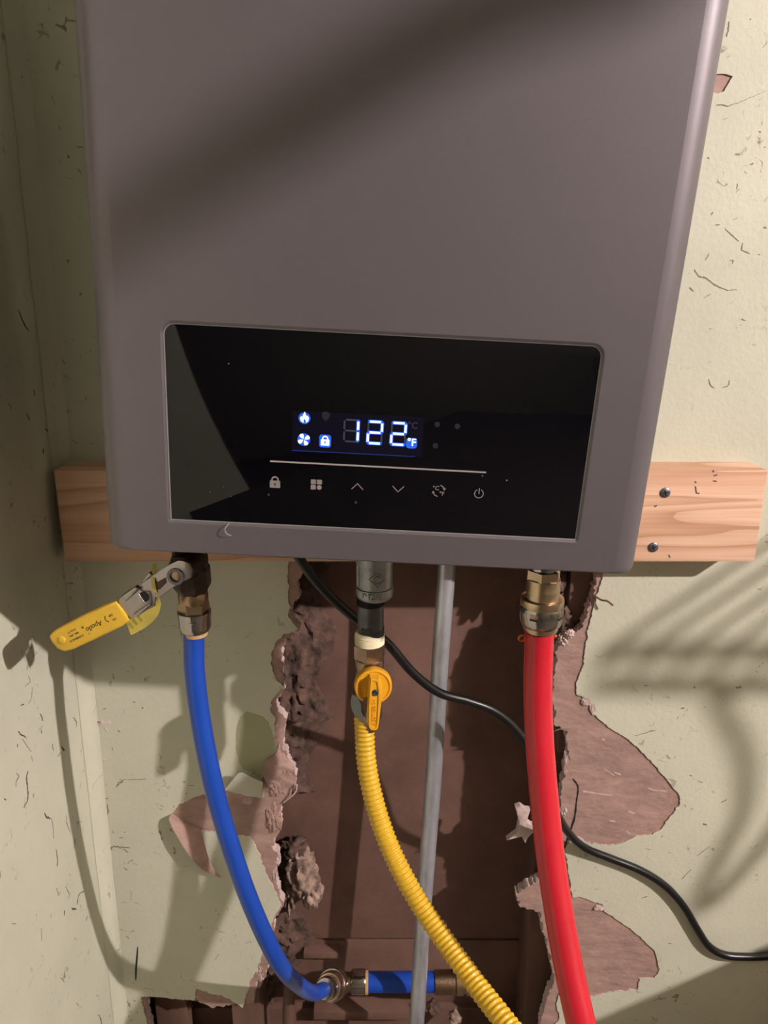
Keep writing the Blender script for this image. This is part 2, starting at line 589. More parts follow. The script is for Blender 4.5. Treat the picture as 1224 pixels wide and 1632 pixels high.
# left wall, leaning plane with thickness, and the plaster fillet in the corner
LWE = -0.73                     # the left wall ends here; a dark hall opens beyond
def lw(y, z, off=0.0):
    return Vector((lwx(z) + off, y, z))
lv = []
for off in (0.0, -0.05):
    for y, z in ((0.02, 0), (LWE, 0), (LWE, RZ1), (0.02, RZ1)):
        lv.append(lw(y, z, off))
add('wall_left', (lv, [(0, 1, 2, 3), (4, 5, 6, 7), (0, 1, 5, 4), (1, 2, 6, 5), (2, 3, 7, 6), (3, 0, 4, 7)]), 'wall_paint', smooth=0, kind='structure')
WL = bpy.data.objects['wall_left']
fv = []
NZ = 60
for i in range(NZ + 1):
    z = 0.45 + (RZ1 - 0.45) * i / NZ
    wob = 0.0022 * noise.noise(Vector((0, 0, z * 9))) + 0.001 * noise.noise(Vector((3, 1, z * 31)))
    fv += [lw(-0.020 - wob, z, 0.0004), lw(-0.010, z, 0.0030), lw(-0.0035, z, 0.0065 + wob * .5), lw(-0.0017, z, 0.0105 + wob), lw(0.003, z, 0.0105), lw(0.003, z, -0.004)]
ff = []
for i in range(NZ):
    for k in range(6):
        ff.append((i * 6 + k, i * 6 + (k + 1) % 6, (i + 1) * 6 + (k + 1) % 6, (i + 1) * 6 + k))
add('trim_1', (fv, ff), 'wall_paint', kind='structure', smooth=50)

add('wall_right', box((RX1, RY1, 0), (RX1 + .06, 0.0, RZ1)), 'plain_wall', smooth=0, kind='structure')
add('wall_hall', box((-1.66, RY1 - .06, 0), (-1.60, .2, RZ1)), 'plain_wall', smooth=0, kind='structure')
add('wall_hall_end', box((-1.60, .02, 0), (-.36, .08, RZ1)), 'plain_wall', smooth=0, kind='structure')
add('wall_front', box((-1.66, RY1 - .06, 0), (RX1 + .06, RY1, RZ1)), 'plain_wall', smooth=0, kind='structure')
add('floor', box((-1.66, RY1 - .06, -.06), (RX1 + .06, .2, 0)), 'floor_concrete', smooth=0, kind='structure')
add('ceiling', box((-1.66, RY1 - .06, RZ1), (RX1 + .06, .2, RZ1 + .06)), 'ceiling_board', smooth=0, kind='structure')

# wall cavity: an open box of old boards behind the hole
CB = 0.098
cav = thing('wall_cavity', 'dark brown hollow between studs behind the torn hole in the wall', 'cavity', (0, CB, 0.45))
del cav['label'], cav['category']
cav['kind'] = 'structure'
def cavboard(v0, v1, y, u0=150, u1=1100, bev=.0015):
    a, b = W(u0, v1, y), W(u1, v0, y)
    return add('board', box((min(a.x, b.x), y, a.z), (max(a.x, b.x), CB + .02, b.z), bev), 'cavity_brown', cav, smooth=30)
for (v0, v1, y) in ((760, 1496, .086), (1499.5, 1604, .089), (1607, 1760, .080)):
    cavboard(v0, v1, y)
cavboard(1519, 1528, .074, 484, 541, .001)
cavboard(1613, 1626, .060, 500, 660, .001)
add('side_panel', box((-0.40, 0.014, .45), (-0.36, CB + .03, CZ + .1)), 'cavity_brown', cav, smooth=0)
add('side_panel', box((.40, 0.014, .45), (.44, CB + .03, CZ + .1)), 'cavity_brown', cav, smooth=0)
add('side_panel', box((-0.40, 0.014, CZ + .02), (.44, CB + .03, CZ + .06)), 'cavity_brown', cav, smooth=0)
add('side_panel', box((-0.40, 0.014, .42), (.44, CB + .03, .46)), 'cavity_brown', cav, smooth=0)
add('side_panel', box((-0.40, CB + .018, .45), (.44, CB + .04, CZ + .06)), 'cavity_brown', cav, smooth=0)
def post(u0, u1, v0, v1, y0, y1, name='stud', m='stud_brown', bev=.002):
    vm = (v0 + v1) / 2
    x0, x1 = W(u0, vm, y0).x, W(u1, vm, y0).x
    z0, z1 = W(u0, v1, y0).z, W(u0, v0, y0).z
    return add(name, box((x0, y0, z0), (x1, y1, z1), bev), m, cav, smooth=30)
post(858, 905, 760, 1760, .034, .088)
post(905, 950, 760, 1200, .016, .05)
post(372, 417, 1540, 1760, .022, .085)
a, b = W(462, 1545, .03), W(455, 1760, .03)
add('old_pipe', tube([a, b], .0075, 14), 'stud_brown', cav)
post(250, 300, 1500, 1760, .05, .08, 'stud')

# crumbled mortar along the left inside of the hole
def rubble(us, v0, v1, yl, yr, seed, nu=26, nv=64, amp=.020):
    V, F = [], []
    for j in range(nv + 1):
        v = v0 + (v1 - v0) * j / nv
        for i in range(nu + 1):
            t = i / nu
            u0, u1 = us(v)
            u = u0 + (u1 - u0) * t
            y = yl + (yr - yl) * t ** .7
            p = W(u, v, y)
            n = .5 * noise.fractal(Vector((p.x * 60 + seed, p.z * 38, seed)), .9, 2.1, 6)
            n2 = noise.fractal(Vector((p.x * 160 + seed, p.z * 160, seed + 4)), .9, 2.1, 4)
            p = p + Vector((0, -amp * n * (1 - t ** 3) - amp * .35 * n2 * (1 - t ** 3), 0))
            if t > .97: p.y = max(p.y, .0865)
            V.append(p)
    w = nu + 1
    for j in range(nv):
        for i in range(nu):
            F.append((j * w + i, j * w + i + 1, (j + 1) * w + i + 1, (j + 1) * w + i))
    return V, F
def us1(v):
    return 415, 528 + 16 * math.sin(v * .045) - (20 if v > 1150 else 0)
add('crumbled_mortar', rubble(us1, 860, 1262, .046, .0875, 3.3), 'mortar_dark', cav, smooth=70)
def us2(v):
    return 405, 470 + 34 * math.sin((v - 1440) * .03)
add('crumbled_mortar', rubble(us2, 1440, 1600, .05, .0875, 8.1, 22, 30), 'mortar_dark', cav, smooth=70)
for k, (u, v, y, ru, rv, ry) in enumerate([(478, 1388, .060, 27, 34, .020), (497, 1420, .058, 17, 24, .016), (470, 1352, .066, 20, 14, .014), (462, 1425, .062, 9, 26, .012)]):
    c = W(u, v, y)
    add('mortar_lump', lump(c, (pxr(ru, c), ry, pxr(rv, c) * 1.15), 11 + k, .45, 2.0, 4), 'tuft_tan' if k != 2 else 'mortar_dark', cav, smooth=80)
for k, (u, v, y, ru, rv) in enumerate([(888, 925, .020, 12, 26), (897, 985, .018, 14, 24), (880, 1385, .03, 12, 34)]):
    c = W(u, v, y)
    add('mortar_lump', lump(c, (pxr(ru, c), .012, pxr(rv, c)), 31 + k, .6, 2.2, 3), 'mortar_dark', cav, smooth=80)
for k, (u, v, r) in enumerate([(842, 1612, 12), (870, 1598, 9), (725, 1621, 9), (790, 1610, 14), (690, 1605, 10)]):
    c = W(u, v, .05)
    add('mortar_lump', lump(c, (pxr(r, c), .010, pxr(r * .7, c)), 41 + k, .5, 2, 3), 'tuft_tan' if k in (0, 1, 2) else 'mortar_dark', cav, smooth=80)

# broken plaster and torn paper around the hole (parts of the wall)
for k, (u, v, y, ru, rv, ry) in enumerate([(443, 1060, .004, 8, 26, .006), (441, 1042, .005, 7, 12, .006), (440, 1160, .003, 7, 20, .006), (438, 1390, .003, 5, 26, .006),
        (441, 1367, .004, 8, 14, .006), (395, 1276, .000, 9, 6, .004), (440, 1247, -.001, 16, 22, .006), (437, 1305, .000, 14, 26, .006), (455, 1228, .000, 14, 18, .007),
        (899, 1018, .004, 11, 11, .009), (893, 1070, .009, 9, 40, .008), (897, 1140, .006, 11, 15, .008), (906, 1120, .004, 12, 22, .006), (903, 1215, .003, 7, 28, .005),
        (899, 1290, .002, 8, 14, .005), (845, 1434, .010, 21, 12, .010), (884, 1600, .006, 9, 30, .008), (415, 1545, .003, 10, 22, .006), (470, 945, .006, 9, 12, .005), (468, 915, .006, 9, 14, .005),
        (934, 1118, -.001, 9, 7, .003), (945, 1128, -.001, 6, 8, .002), (955, 1447, -.001, 10, 5, .003), (908, 1010, .0, 9, 7, .006)]):
    c = W(u, v, y)
    add('plaster_chunk', lump(c, (pxr(ru, c) * .8, ry * .55, pxr(rv, c) * .95), 60 + k, .5, 3.0, 4), 'plaster_pink' if k not in (6, 7, 8, 15) else 'board_brown', wall_back, smooth=20)
# pointed shard left of the red pipe
sh = [(822, 1290), (830, 1287), (838, 1293), (846, 1294), (840, 1312), (848, 1318), (870, 1316), (872, 1336), (850, 1330), (842, 1338), (838, 1347), (832, 1336), (808, 1342), (824, 1330), (828, 1312)]
add('plaster_chunk', prism(wp(sh), MW, -.010, -.002, .0012), 'plaster_pink', wall_back, smooth=40)
# curled paper flap hanging under the brown scar
Lf = [(274, 1297, -.002), (270, 1308, -.012), (288, 1343, -.017), (309, 1373, -.017), (327, 1389, -.013), (352, 1399, -.006)]
Rf = [(275, 1297, -.002), (300, 1314, -.0025), (318, 1322, -.003), (327, 1350, -.008), (337, 1380, -.009), (352.5, 1399, -.006)]
fl = strip(catmull([W(*p) for p in Lf], 5), catmull([W(*p) for p in Rf], 5), 6)
add('paper_flap', thicken(crumple(fl, .0010, 60), (0, .0008, 0)), 'board_brown', wall_back, smooth=60)
Lf = [(359, 1258, -.008), (375, 1238, -.014), (384, 1232, -.015), (398, 1238, -.013), (419, 1247, -.006)]
Rf = [(359, 1261, -.002), (372, 1263, -.002), (385, 1266, -.002), (398, 1269, -.002), (416, 1271, -.002)]
fl = strip(catmull([W(*p) for p in Lf], 4), catmull([W(*p) for p in Rf], 4), 5)
add('paint_flap', thicken(fl, (0, .0008, 0)), 'wall_paint', wall_back, smooth=60)
Lf = [(445, 1186, -.001), (437, 1205, -.006), (424, 1214, -.010), (419, 1232, -.009), (424, 1247, -.004)]
Rf = [(452, 1198, .002), (462, 1215, .000), (469, 1230, -.002), (470, 1250, -.001), (458, 1268, .000)]
fl = strip(catmull([W(*p) for p in Lf], 4), catmull([W(*p) for p in Rf], 4), 6)
add('paper_flap', thicken(crumple(fl, .0035, 90), (0, .0025, 0)), 'board_brown', wall_back, smooth=60)
# shade on the wall paint beside the hole, put in as a darker green patch
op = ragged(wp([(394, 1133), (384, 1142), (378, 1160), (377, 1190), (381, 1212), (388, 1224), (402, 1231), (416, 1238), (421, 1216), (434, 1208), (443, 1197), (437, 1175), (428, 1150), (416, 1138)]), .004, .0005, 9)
add('shade_patch', prism(op[:-1], MW, .0012, .0019), 'shaded_paint', wall_back, smooth=0)
# hanging strip of paint at the lower left corner
def ribbon(P, wd_, n, off):
    """flat ribbon on a wall with normal n, P world points on the wall, wd_ widths"""
    n = Vector(n)
    V, F = [], []
    for i, p in enumerate(P):
        t = (P[min(i + 1, len(P) - 1)] - P[max(i - 1, 0)]).normalized()
        s = t.cross(n).normalized() * wd_[i]
        V += [p + n * off + s, p + n * off - s, p - n * .0006 + s, p - n * .0006 - s]
    for i in range(len(P) - 1):
        a = i * 4
        F += [(a, a + 1, a + 5, a + 4), (a, a + 2, a + 6, a + 4), (a + 1, a + 3, a + 7, a + 5)]
    F += [(0, 1, 3, 2), (len(V) - 4, len(V) - 3, len(V) - 1, len(V) - 2)]
    return V, F
def stroke(px, w, m, left=False, name='crack', off=.00035, seed=0):
    rnd = random.Random(seed + int(px[0][0]) * 13)
    pts = [(a[0] + rnd.uniform(-.5, .5), a[1]) for a in px]
    P = []
    for a in pts:
        P.append(XL(*a) if left else W(a[0], a[1], -.0014))
    P = catmull(P, 9) if len(P) > 2 else [P[0].lerp(P[1], t / 7) for t in range(8)]
    nrm = Vector((1, 0, 0)) if left else Vector((0, -1, 0))
    ws = []
    k0 = rnd.uniform(0, 50)
    Q = []
    for i in range(len(P)):
        t = i / (len(P) - 1)
        a = pxr(1, P[i])
        j = Vector([noise.noise(Vector((k0 + i * .45, d * 9.1, 0))) + .6 * noise.noise(Vector((k0 + i * 1.3, d * 5.7, 3))) for d in range(3)]) * a * (0.0 if m == 'hole_black' else min(2.2, .6 + w))
        j -= nrm * j.dot(nrm)
        Q.append(P[i] + j)
        ws.append(a * w * (.2 + .8 * math.sin(math.pi * t) ** .5) * (1.0 if m == 'hole_black' else .25 + 1.3 * abs(noise.noise(Vector((k0 + i * .8, 0, 9)))) + .5 * rnd.random()) + .00008)
    P = Q
    add(name, ribbon(P, ws, (1, 0, 0) if left else (0, -1, 0), off), m, WL if left else wall_back, smooth=0)
# z-crops: (offset, scale) of the strokes traced on the photograph
def zc(l, ox, oy, s):
    return [(ox + x / s, oy + y / s) for x, y in l]
S1 = (0, 1050, 4.708)
for l, w, m in [([(140, 545), (158, 570), (190, 585)], 1.3, 'crack_dark'), ([(165, 600), (190, 640), (235, 700)], .6, 'crack_soft'), ([(300, 410), (315, 440), (318, 470)], 1.0, 'crack_dark'),
                ([(310, 535), (312, 560)], 1.1, 'crack_dark'), ([(155, 352), (178, 340)], .8, 'crack_dark'), ([(125, 860), (140, 885), (120, 920), (118, 965)], 1.0, 'crack_soft'),
                ([(208, 840), (198, 890), (205, 960), (208, 1040), (180, 1115)], 1.5, 'crack_dark'), ([(332, 1160), (350, 1190), (380, 1195)], 1.6, 'crack_dark'),
                ([(385, 1200), (398, 1260), (400, 1350)], .7, 'crack_soft'), ([(390, 640), (400, 690)], .9, 'crack_soft'), ([(460, 660), (485, 690)], 1.4, 'crack_dark'),
                ([(430, 735), (460, 700)], .7, 'crack_soft'), ([(30, 1050), (45, 1060)], 1.0, 'crack_dark'), ([(210, 130), (225, 170), (190, 205)], .5, 'crack_soft'), ([(240, 210), (235, 290), (210, 340)], .4, 'crack_soft'),
                ([(495, 1175), (505, 1250), (530, 1300)], .6, 'crack_soft'), ([(215, 0), (200, 85)], 1.1, 'crack_soft'), ([(130, 640), (128, 662)], .8, 'crack_dark'), ([(550, 440), (570, 470), (575, 510)], 1.3, 'crack_soft')]:
    stroke(zc(l, *S1), w, m, True)
S2 = (0, 1330, 4.708)
for l, w, m in [([(420, 110), (432, 200), (425, 240)], .9, 'crack_dark'), ([(492, 390), (510, 430), (520, 460)], .8, 'crack_soft'), ([(635, 420), (590, 455), (578, 530)], .8, 'crack_dark'),
                ([(540, 550), (575, 565)], 1.5, 'crack_dark'), ([(480, 570), (478, 605)], .7, 'crack_dark'), ([(655, 610), (645, 650)], .7, 'crack_dark'), ([(85, 668), (120, 670)], .7, 'crack_soft'),
                ([(310, 700), (312, 800)], .5, 'crack_soft'), ([(740, 1350), (755, 1390), (760, 1422)], .9, 'crack_dark'), ([(455, 1070), (480, 1110)], .7, 'crack_soft'), ([(570, 1265), (590, 1285)], .6, 'crack_soft'),
                ([(835, 1130), (830, 1155)], .6, 'crack_dark'), ([(425, 400), (440, 460)], .6, 'crack_soft'), ([(840, 1000), (848, 1040)], .9, 'crack_soft')]:
    stroke(zc(l, *S2), w, m, True)
for l, w, m in [([(695, 240), (715, 250), (750, 245), (780, 195), (800, 140), (850, 90), (900, 95), (980, 100)], 1.9, 'crack_soft'), ([(920, 110), (965, 130)], 1.3, 'crack_soft'), ([(760, 345), (765, 400), (750, 425)], 1.6, 'crack_soft'),
                ([(1033, 840), (1030, 930), (1022, 1000), (1020, 1095)], 1.3, 'hole_black'), ([(932, 1200), (940, 1280), (958, 1422)], 1.6, 'hole_black'), ([(830, 245), (850, 260)], .8, 'crack_soft'),
                ([(925, 250), (955, 265)], 1.0, 'crack_soft'), ([(890, 25), (930, 20)], .6, 'crack_soft')]:
    stroke(zc(l, *S2), w, m, False)
for l, w, m in [([(605, 290), (640, 275)], 1.3, 'crack_dark'), ([(640, 860), (660, 920), (685, 985)], 1.5, 'crack_soft'), ([(690, 830), (710, 825)], 1.4, 'crack_dark'), ([(710, 645), (725, 650)], 1.1, 'crack_soft'),
                ([(950, 905), (1060, 905), (1100, 900)], .5, 'crack_soft'), ([(875, 960), (890, 935), (940, 905)], 1.5, 'crack_soft'), ([(755, 1050), (815, 1045)], 1.1, 'crack_soft'), ([(805, 1090), (812, 1170)], 1.0, 'crack_soft'),
                ([(775, 380), (800, 365)], .8, 'crack_soft'), ([(1000, 325), (1015, 322)], 1.3, 'crack_soft'), ([(1065, 365), (1072, 370)], 1.2, 'crack_soft'), ([(690, 1000), (700, 1100), (712, 1240)], .6, 'crack_soft'), ([(930, 1300), (945, 1298)], 1.1, 'crack_soft')]:
    stroke(zc(l, *S1), w, m, False)
for l, w in [([(715, 470), (750, 485), (835, 472)], 5.0), ([(715, 470), (705, 540), (718, 600), (730, 625)], 5.0), ([(720, 590), (715, 610)], 6.0), ([(795, 515), (805, 540)], 1.2), ([(892, 530), (902, 545)], 1.3), ([(845, 660), (855, 680)], 1.3), ([(775, 755), (800, 757)], 1.4)]:
    stroke(zc(l, *S1), w, 'chip_pink', False, 'paint_chip', .0006)
S3 = (1050, 300, 4.08)
for l, w, m in [([(340, 175), (352, 155)], .9, 'crack_soft'), ([(365, 240), (398, 235)], .9, 'crack_soft'), ([(430, 260), (470, 300), (520, 345)], .4, 'crack_soft'), ([(545, 355), (540, 400), (590, 425)], .9, 'crack_soft'),
                ([(300, 470), (328, 425)], .6, 'crack_soft'), ([(230, 530), (265, 575), (300, 580), (370, 630), (440, 660), (505, 660)], .9, 'crack_soft'), ([(200, 645), (225, 668)], 1.0, 'crack_soft'),
                ([(290, 712), (335, 690)], .8, 'crack_soft'), ([(325, 1240), (335, 1280), (360, 1300)], .9, 'crack_soft'), ([(415, 1295), (450, 1285), (462, 1245)], .9, 'crack_soft'), ([(540, 850), (560, 860)], .8, 'crack_soft'),
                ([(685, 250), (700, 262)], 1.2, 'crack_soft'), ([(480, 205), (510, 195)], .5, 'crack_soft'), ([(465, 470), (482, 470), (480, 490)], .5, 'crack_soft'), ([(325, 912), (350, 918)], .5, 'crack_soft'), ([(645, 430), (655, 432)], .7, 'crack_soft')]:
    stroke(zc(l, *S3), w, m, False)
S4 = (1040, 0, 5.098)
for l, w, m in [([(520, 855), (570, 850), (600, 862), (660, 848)], .8, 'crack_soft'), ([(660, 848), (780, 800), (920, 740)], .35, 'crack_soft'), ([(865, 1070), (876, 1072)], .9, 'crack_soft'), ([(790, 1340), (825, 1330)], 1.2, 'crack_soft'),
                ([(570, 975), (612, 960)], .5, 'crack_soft'), ([(450, 1275), (460, 1290)], 1.0, 'crack_soft'), ([(905, 1195), (918, 1195)], .7, 'crack_soft'), ([(690, 1490), (685, 1540)], .6, 'crack_soft'), ([(625, 175), (618, 240), (605, 300)], .8, 'crack_soft'), ([(790, 160), (800, 158)], .8, 'crack_soft')]:
    stroke(zc(l, *S4), w, m, False)
S5 = (1000, 1050, 2.804)
for l, w, m in [([(485, 130), (512, 125)], 2.2, 'crack_soft'), ([(235, 222), (255, 218)], .9, 'crack_dark'), ([(30, 345), (100, 325), (130, 318)], .6, 'crack_soft'), ([(100, 322), (118, 320)], 1.2, 'crack_soft'), ([(415, 645), (445, 628)], 1.1, 'crack_soft'),
                ([(338, 738), (355, 742)], 1.0, 'crack_dark'), ([(295, 125), (300, 130)], 1.2, 'crack_soft'), ([(60, 1070), (95, 1060)], .8, 'crack_soft'), ([(240, 985), (285, 940)], .5, 'crack_soft'), ([(275, 520), (290, 522)], .7, 'crack_soft'), ([(75, 120), (90, 118)], .7, 'crack_soft'), ([(310, 880), (370, 835)], .4, 'crack_soft'), ([(180, 1270), (195, 1272)], .9, 'crack_soft')]:
    stroke(zc(l, *S5), w, m, False)
S6 = (0, 300, 3.885)
for l, w, m in [([(240, 370), (265, 395), (300, 410)], 1.4, 'crack_soft'), ([(425, 440), (420, 465)], 1.2, 'crack_soft'), ([(505, 645), (495, 665)], 1.0, 'crack_soft'), ([(350, 1150), (358, 1158)], 1.6, 'crack_dark'), ([(315, 1300), (320, 1375)], 2.0, 'crack_dark'), ([(385, 1060), (400, 1090)], .9, 'crack_soft'),
                ([(420, -200), (430, -190)], 1.6, 'crack_soft'), ([(470, -260), (520, -250)], 1.0, 'crack_soft'), ([(480, -120), (505, -90)], .8, 'crack_soft')]:
    stroke(zc(l, *S6), w, m, False)
for l, w, m in [([(110, 750), (150, 840), (178, 885)], 1.2, 'crack_dark'), ([(210, 1245), (212, 1285)], .9, 'crack_dark'), ([(165, 1390), (185, 1440)], 1.1, 'crack_dark'), ([(280, 1490), (295, 1505)], .9, 'crack_dark'), ([(50, 1330), (70, 1370)], .7, 'crack_soft'), ([(265, 1615), (268, 1640)], 1.6, 'crack_dark')]:
    stroke(zc(l, *S6), w, m, True)
for l, w, m in [([(365, 270), (420, 240), (500, 235)], .35, 'crack_soft')]:
    stroke(zc(l, 780, 1100, 3.825), w, m, False)
# crack through the brown scar right of the red pipe, and scratches on it
def scar(l, w, m, seed=0):
    P = catmull([W(u, v, 0.0) for u, v in zc(l, 780, 1100, 3.825)], 5) if len(l) > 2 else [W(*q, 0.0) for q in zc(l, 780, 1100, 3.825)]
    add('scratch', ribbon(P, [pxr(w, p) * random.uniform(.5, 1.2) for p in P], (0, -1, 0), .0004), m, wall_back, smooth=0)
scar([(510, 540), (540, 590), (530, 680), (520, 770), (495, 850), (455, 965)], 1.5, 'hole_black')
scar([(570, 615), (640, 628), (745, 642)], 1.6, 'plaster_pink')
scar([(965, 597), (1010, 610), (1080, 615)], 1.4, 'plaster_pink')
scar([(845, 738), (885, 752)], 1.6, 'plaster_pink')
scar([(685, 295), (705, 305)], 1.2, 'plaster_pink'); scar([(760, 500), (800, 515)], 1.0, 'plaster_pink')
scar([(600, 385), (660, 425)], .7, 'crack_soft'); scar([(700, 480), (760, 520)], .7, 'plaster_pink')
scar([(730, 795), (765, 800)], 1.0, 'plaster_pink'); scar([(835, 860), (860, 880)], 1.3, 'plaster_pink')

# twig of lath poking out at the top right of the hole
add('splinter', tube(catmull([W(945, 948, .0), W(958, 956, -.006), W(968, 958, -.010), W(977, 965, -.012)], 4), .0011, 6), 'stud_brown', wall_back)
add('splinter', tube(catmull([W(947, 1280, .0)] and [W(452, 1279, -.002), W(466, 1268, -.005), W(472, 1260, -.006), W(473, 1250, -.006)], 4), .0009, 6), 'plaster_pink', wall_back)

# =================================================================== MOUNTING PLANK
pl = thing('mounting_plank', 'short pale pine plank screwed to the wall behind the water heater', 'plank', (0.0245, -0.019, CZ - .2535))
add('timber', box((-0.3025, -0.038, CZ - .2535), (0.3515, -0.0012, CZ - .1645), .0018), 'pine', pl, smooth=30)
for u, v in ((1060, 785), (1041, 872)):
    c = W(u, v, -0.038)
    g = merge(lathe([(-.004, .0028), (-.0004, .0048), (.0007, .0048), (.0013, .0040), (.0014, .0012)], c, (0, -1, 0), 20))
    s = add('screw', g, 'screw_steel', pl, smooth=40)
    for a in (0.3, 0.3 + math.pi / 2):
        d = Vector((math.cos(a), 0, math.sin(a)))
        add('drive_slot', tube([c + Vector((0, -.0014, 0)) - d * .0026, c + Vector((0, -.0014, 0)) + d * .0026], .0006, 5), 'hole_black', s)
for l in ([(695, 355), (700, 370)], [(700, 400), (730, 390)], [(695, 440), (725, 445)], [(545, 445), (560, 455)], [(552, 485), (560, 540), (585, 542)], [(215, 650), (240, 640)], [(335, 1040), (345, 1065)]):
    q = zc(l, 1000, 680, 5.098)
    P = [W(u, v, -.038) for u, v in q]
    add('pencil_mark', ribbon(P, [.0006] * len(P), (0, -1, 0), .0002), 'pencil', pl, smooth=0)
# =================================================================== WATER HEATER
YF = -0.243                                   # front face of the heater
TILT = math.radians(3.0)
LEAN = math.radians(2.3)                      # the top hangs a little forward
HC = Vector(((-0.1801 + 0.1658) / 2 - .0005, YF, CZ + (-0.1708 - 0.1868) / 2 - .001))    # middle of the bottom front edge
ht = thing('water_heater', 'grey wall-mounted tankless water heater with black glass display reading 122', 'water heater', HC, TILT, None, LEAN)
HMi = ORG[ht].inverted()
def HL(u, v):
    n = ORG[ht].to_3x3() @ Vector((0, -1, 0))
    r = ray(u, v)
    p = HMi @ (CAM + r * ((HC - CAM).dot(n) / r.dot(n)))
    return p.x, p.z
HW, HH, HD = 0.1780, 0.56, 0.203
MH = Matrix(((1, 0, 0, 0), (0, 0, -1, 0), (0, 1, 0, 0), (0, 0, 0, 1)))    # (x, z, d) local -> d towards the viewer
# panel opening: averaged from its four corners
pc = [HL(262, 516), HL(962, 552), HL(916, 860), HL(271, 828)]
PX0, PX1 = (pc[0][0] + pc[3][0]) / 2, (pc[1][0] + pc[2][0]) / 2
PZ1, PZ0 = (pc[0][1] + pc[1][1]) / 2, (pc[2][1] + pc[3][1]) / 2
def panel_loop(e, rt, rb):
    x0, x1, z0, z1 = PX0 - e, PX1 + e, PZ0 - e, PZ1 + e
    out = []
    for cx, cz, r, a0 in ((x1 - rb, z0 + rb, rb, -90), (x1 - rt, z1 - rt, rt, 0), (x0 + rt, z1 - rt, rt, 90), (x0 + rb, z0 + rb, rb, 180)):
        for k in range(7):
            a = math.radians(a0 + 90 * k / 6)
            out.append((cx + r * math.cos(a), cz + r * math.sin(a)))
    return out
def body_loop(ins, insz, rc):
    x0, x1, z0, z1 = -HW + ins, HW - ins, insz, HH - insz
    out = []
    for cx, cz, a0 in ((x1 - rc, z0 + rc, -90), (x1 - rc, z1 - rc, 0), (x0 + rc, z1 - rc, 90), (x0 + rc, z0 + rc, 180)):
        for k in range(6):
            a = math.radians(a0 + 90 * k / 5)
            out.append((cx + rc * math.cos(a), cz + rc * math.sin(a)))
    return out
RS, RBZ = 0.017, 0.0030
V, F = [], []
loops = [(0, 0, -HD), (0, 0, -RS)]
for k in range(1, 9):
    a = math.radians(90 * k / 8)
    loops.append((RS * (1 - math.cos(a)), RBZ * (1 - math.cos(a)), -RS * (1 - math.sin(a))))
m = 24
for ins, insz, d in loops:
    V += [Vector((p[0], -d, p[1])) for p in body_loop(ins, insz, 0.0045)]
for i in range(len(loops) - 1):
    for k in range(m):
        F.append((i * m + k, i * m + (k + 1) % m, (i + 1) * m + (k + 1) % m, (i + 1) * m + k))
F.append(tuple(range(m)))
outer = [(v.x, v.z) for v in V[-m:]]
base = len(V) - m
h0, h1 = panel_loop(.0022, .0085, .0022), panel_loop(.0004, .0072, .0008)
tri = tessellate_polygon([[Vector((*p, 0)) for p in outer], [Vector((*p, 0)) for p in h0]])
n0 = len(V)
V += [Vector((p[0], 0, p[1])) for p in h0]
F += [tuple((base + i if i < m else n0 + i - m) for i in t) for t in tri]
q = len(h0)
for d, lp in ((.0009, h1), (.0040, h1)):
    n1 = len(V)
    V += [Vector((p[0], d, p[1])) for p in lp]
    for k in range(q):
        F.append((n1 - q + k, n1 - q + (k + 1) % q, n1 + (k + 1) % q, n1 + k))
hs_ = add('housing', (V, F), 'heater_grey', ht, local=True, smooth=35)
for p in hs_.data.polygons:
    if p.normal.y < -.9999:
        p.use_smooth = False
# control panel: black glass plate sitting a hair below the housing face
GZ = 0.0009
gp = prism(panel_loop(.0002, .0070, .0006), Matrix.Identity(4), -.0040, -GZ, .0004, 2)
glass = add('control_panel', ([Vector((v.x, -v.z, v.y)) for v in gp[0]], gp[1]), 'black_glass', ht, local=True, smooth=40)
bz = []
lp0, lp1 = panel_loop(-.0002, .0066, .0004), panel_loop(.0004, .0072, .0008)
bz = [Vector((p[0], GZ - .0001, p[1])) for p in lp0] + [Vector((p[0], GZ - .0004, p[1])) for p in lp1]
bzf = [(k, (k + 1) % q, q + (k + 1) % q, q + k) for k in range(q)]
add('panel_rim', (bz, bzf), 'panel_edge', ht, local=True, smooth=0)
# prints and lamps on the glass
def on_glass(poly, d=0.00004):
    return [Vector((x, GZ - .00002 - d, z)) for x, z in poly], [tuple(range(len(poly)))]
def gmerge(polys, d=0.00004):
    return merge(*[on_glass(p, d) for p in polys])
def gl(name, polys, m, d=.00004, label=None):
    return add(name, gmerge(polys, d), m, glass, local=True, smooth=0, label=label)
def rot(p, c, a):
    return c[0] + p[0] * math.cos(a) - p[1] * math.sin(a), c[1] + p[0] * math.sin(a) + p[1] * math.cos(a)
def circ(c, r, n=20, a0=0, a1=360):
    return [(c[0] + r * math.cos(math.radians(a0 + (a1 - a0) * k / n)), c[1] + r * math.sin(math.radians(a0 + (a1 - a0) * k / n))) for k in range(n)]
def arc(c, r, w, a0, a1, n=16):
    out = []
    for k in range(n):
        b0, b1 = (math.radians(a0 + (a1 - a0) * t / n) for t in (k, k + 1))
        out.append([(c[0] + (r - w) * math.cos(b0), c[1] + (r - w) * math.sin(b0)), (c[0] + (r + w) * math.cos(b0), c[1] + (r + w) * math.sin(b0)),
                    (c[0] + (r + w) * math.cos(b1), c[1] + (r + w) * math.sin(b1)), (c[0] + (r - w) * math.cos(b1), c[1] + (r - w) * math.sin(b1))])
    return out
def seg(a, b, w):
    a, b = Vector(a), Vector(b)
    n = Vector((-(b - a).y, (b - a).x)).normalized() * w
    return [tuple(a + n), tuple(b + n), tuple(b - n), tuple(a - n)]
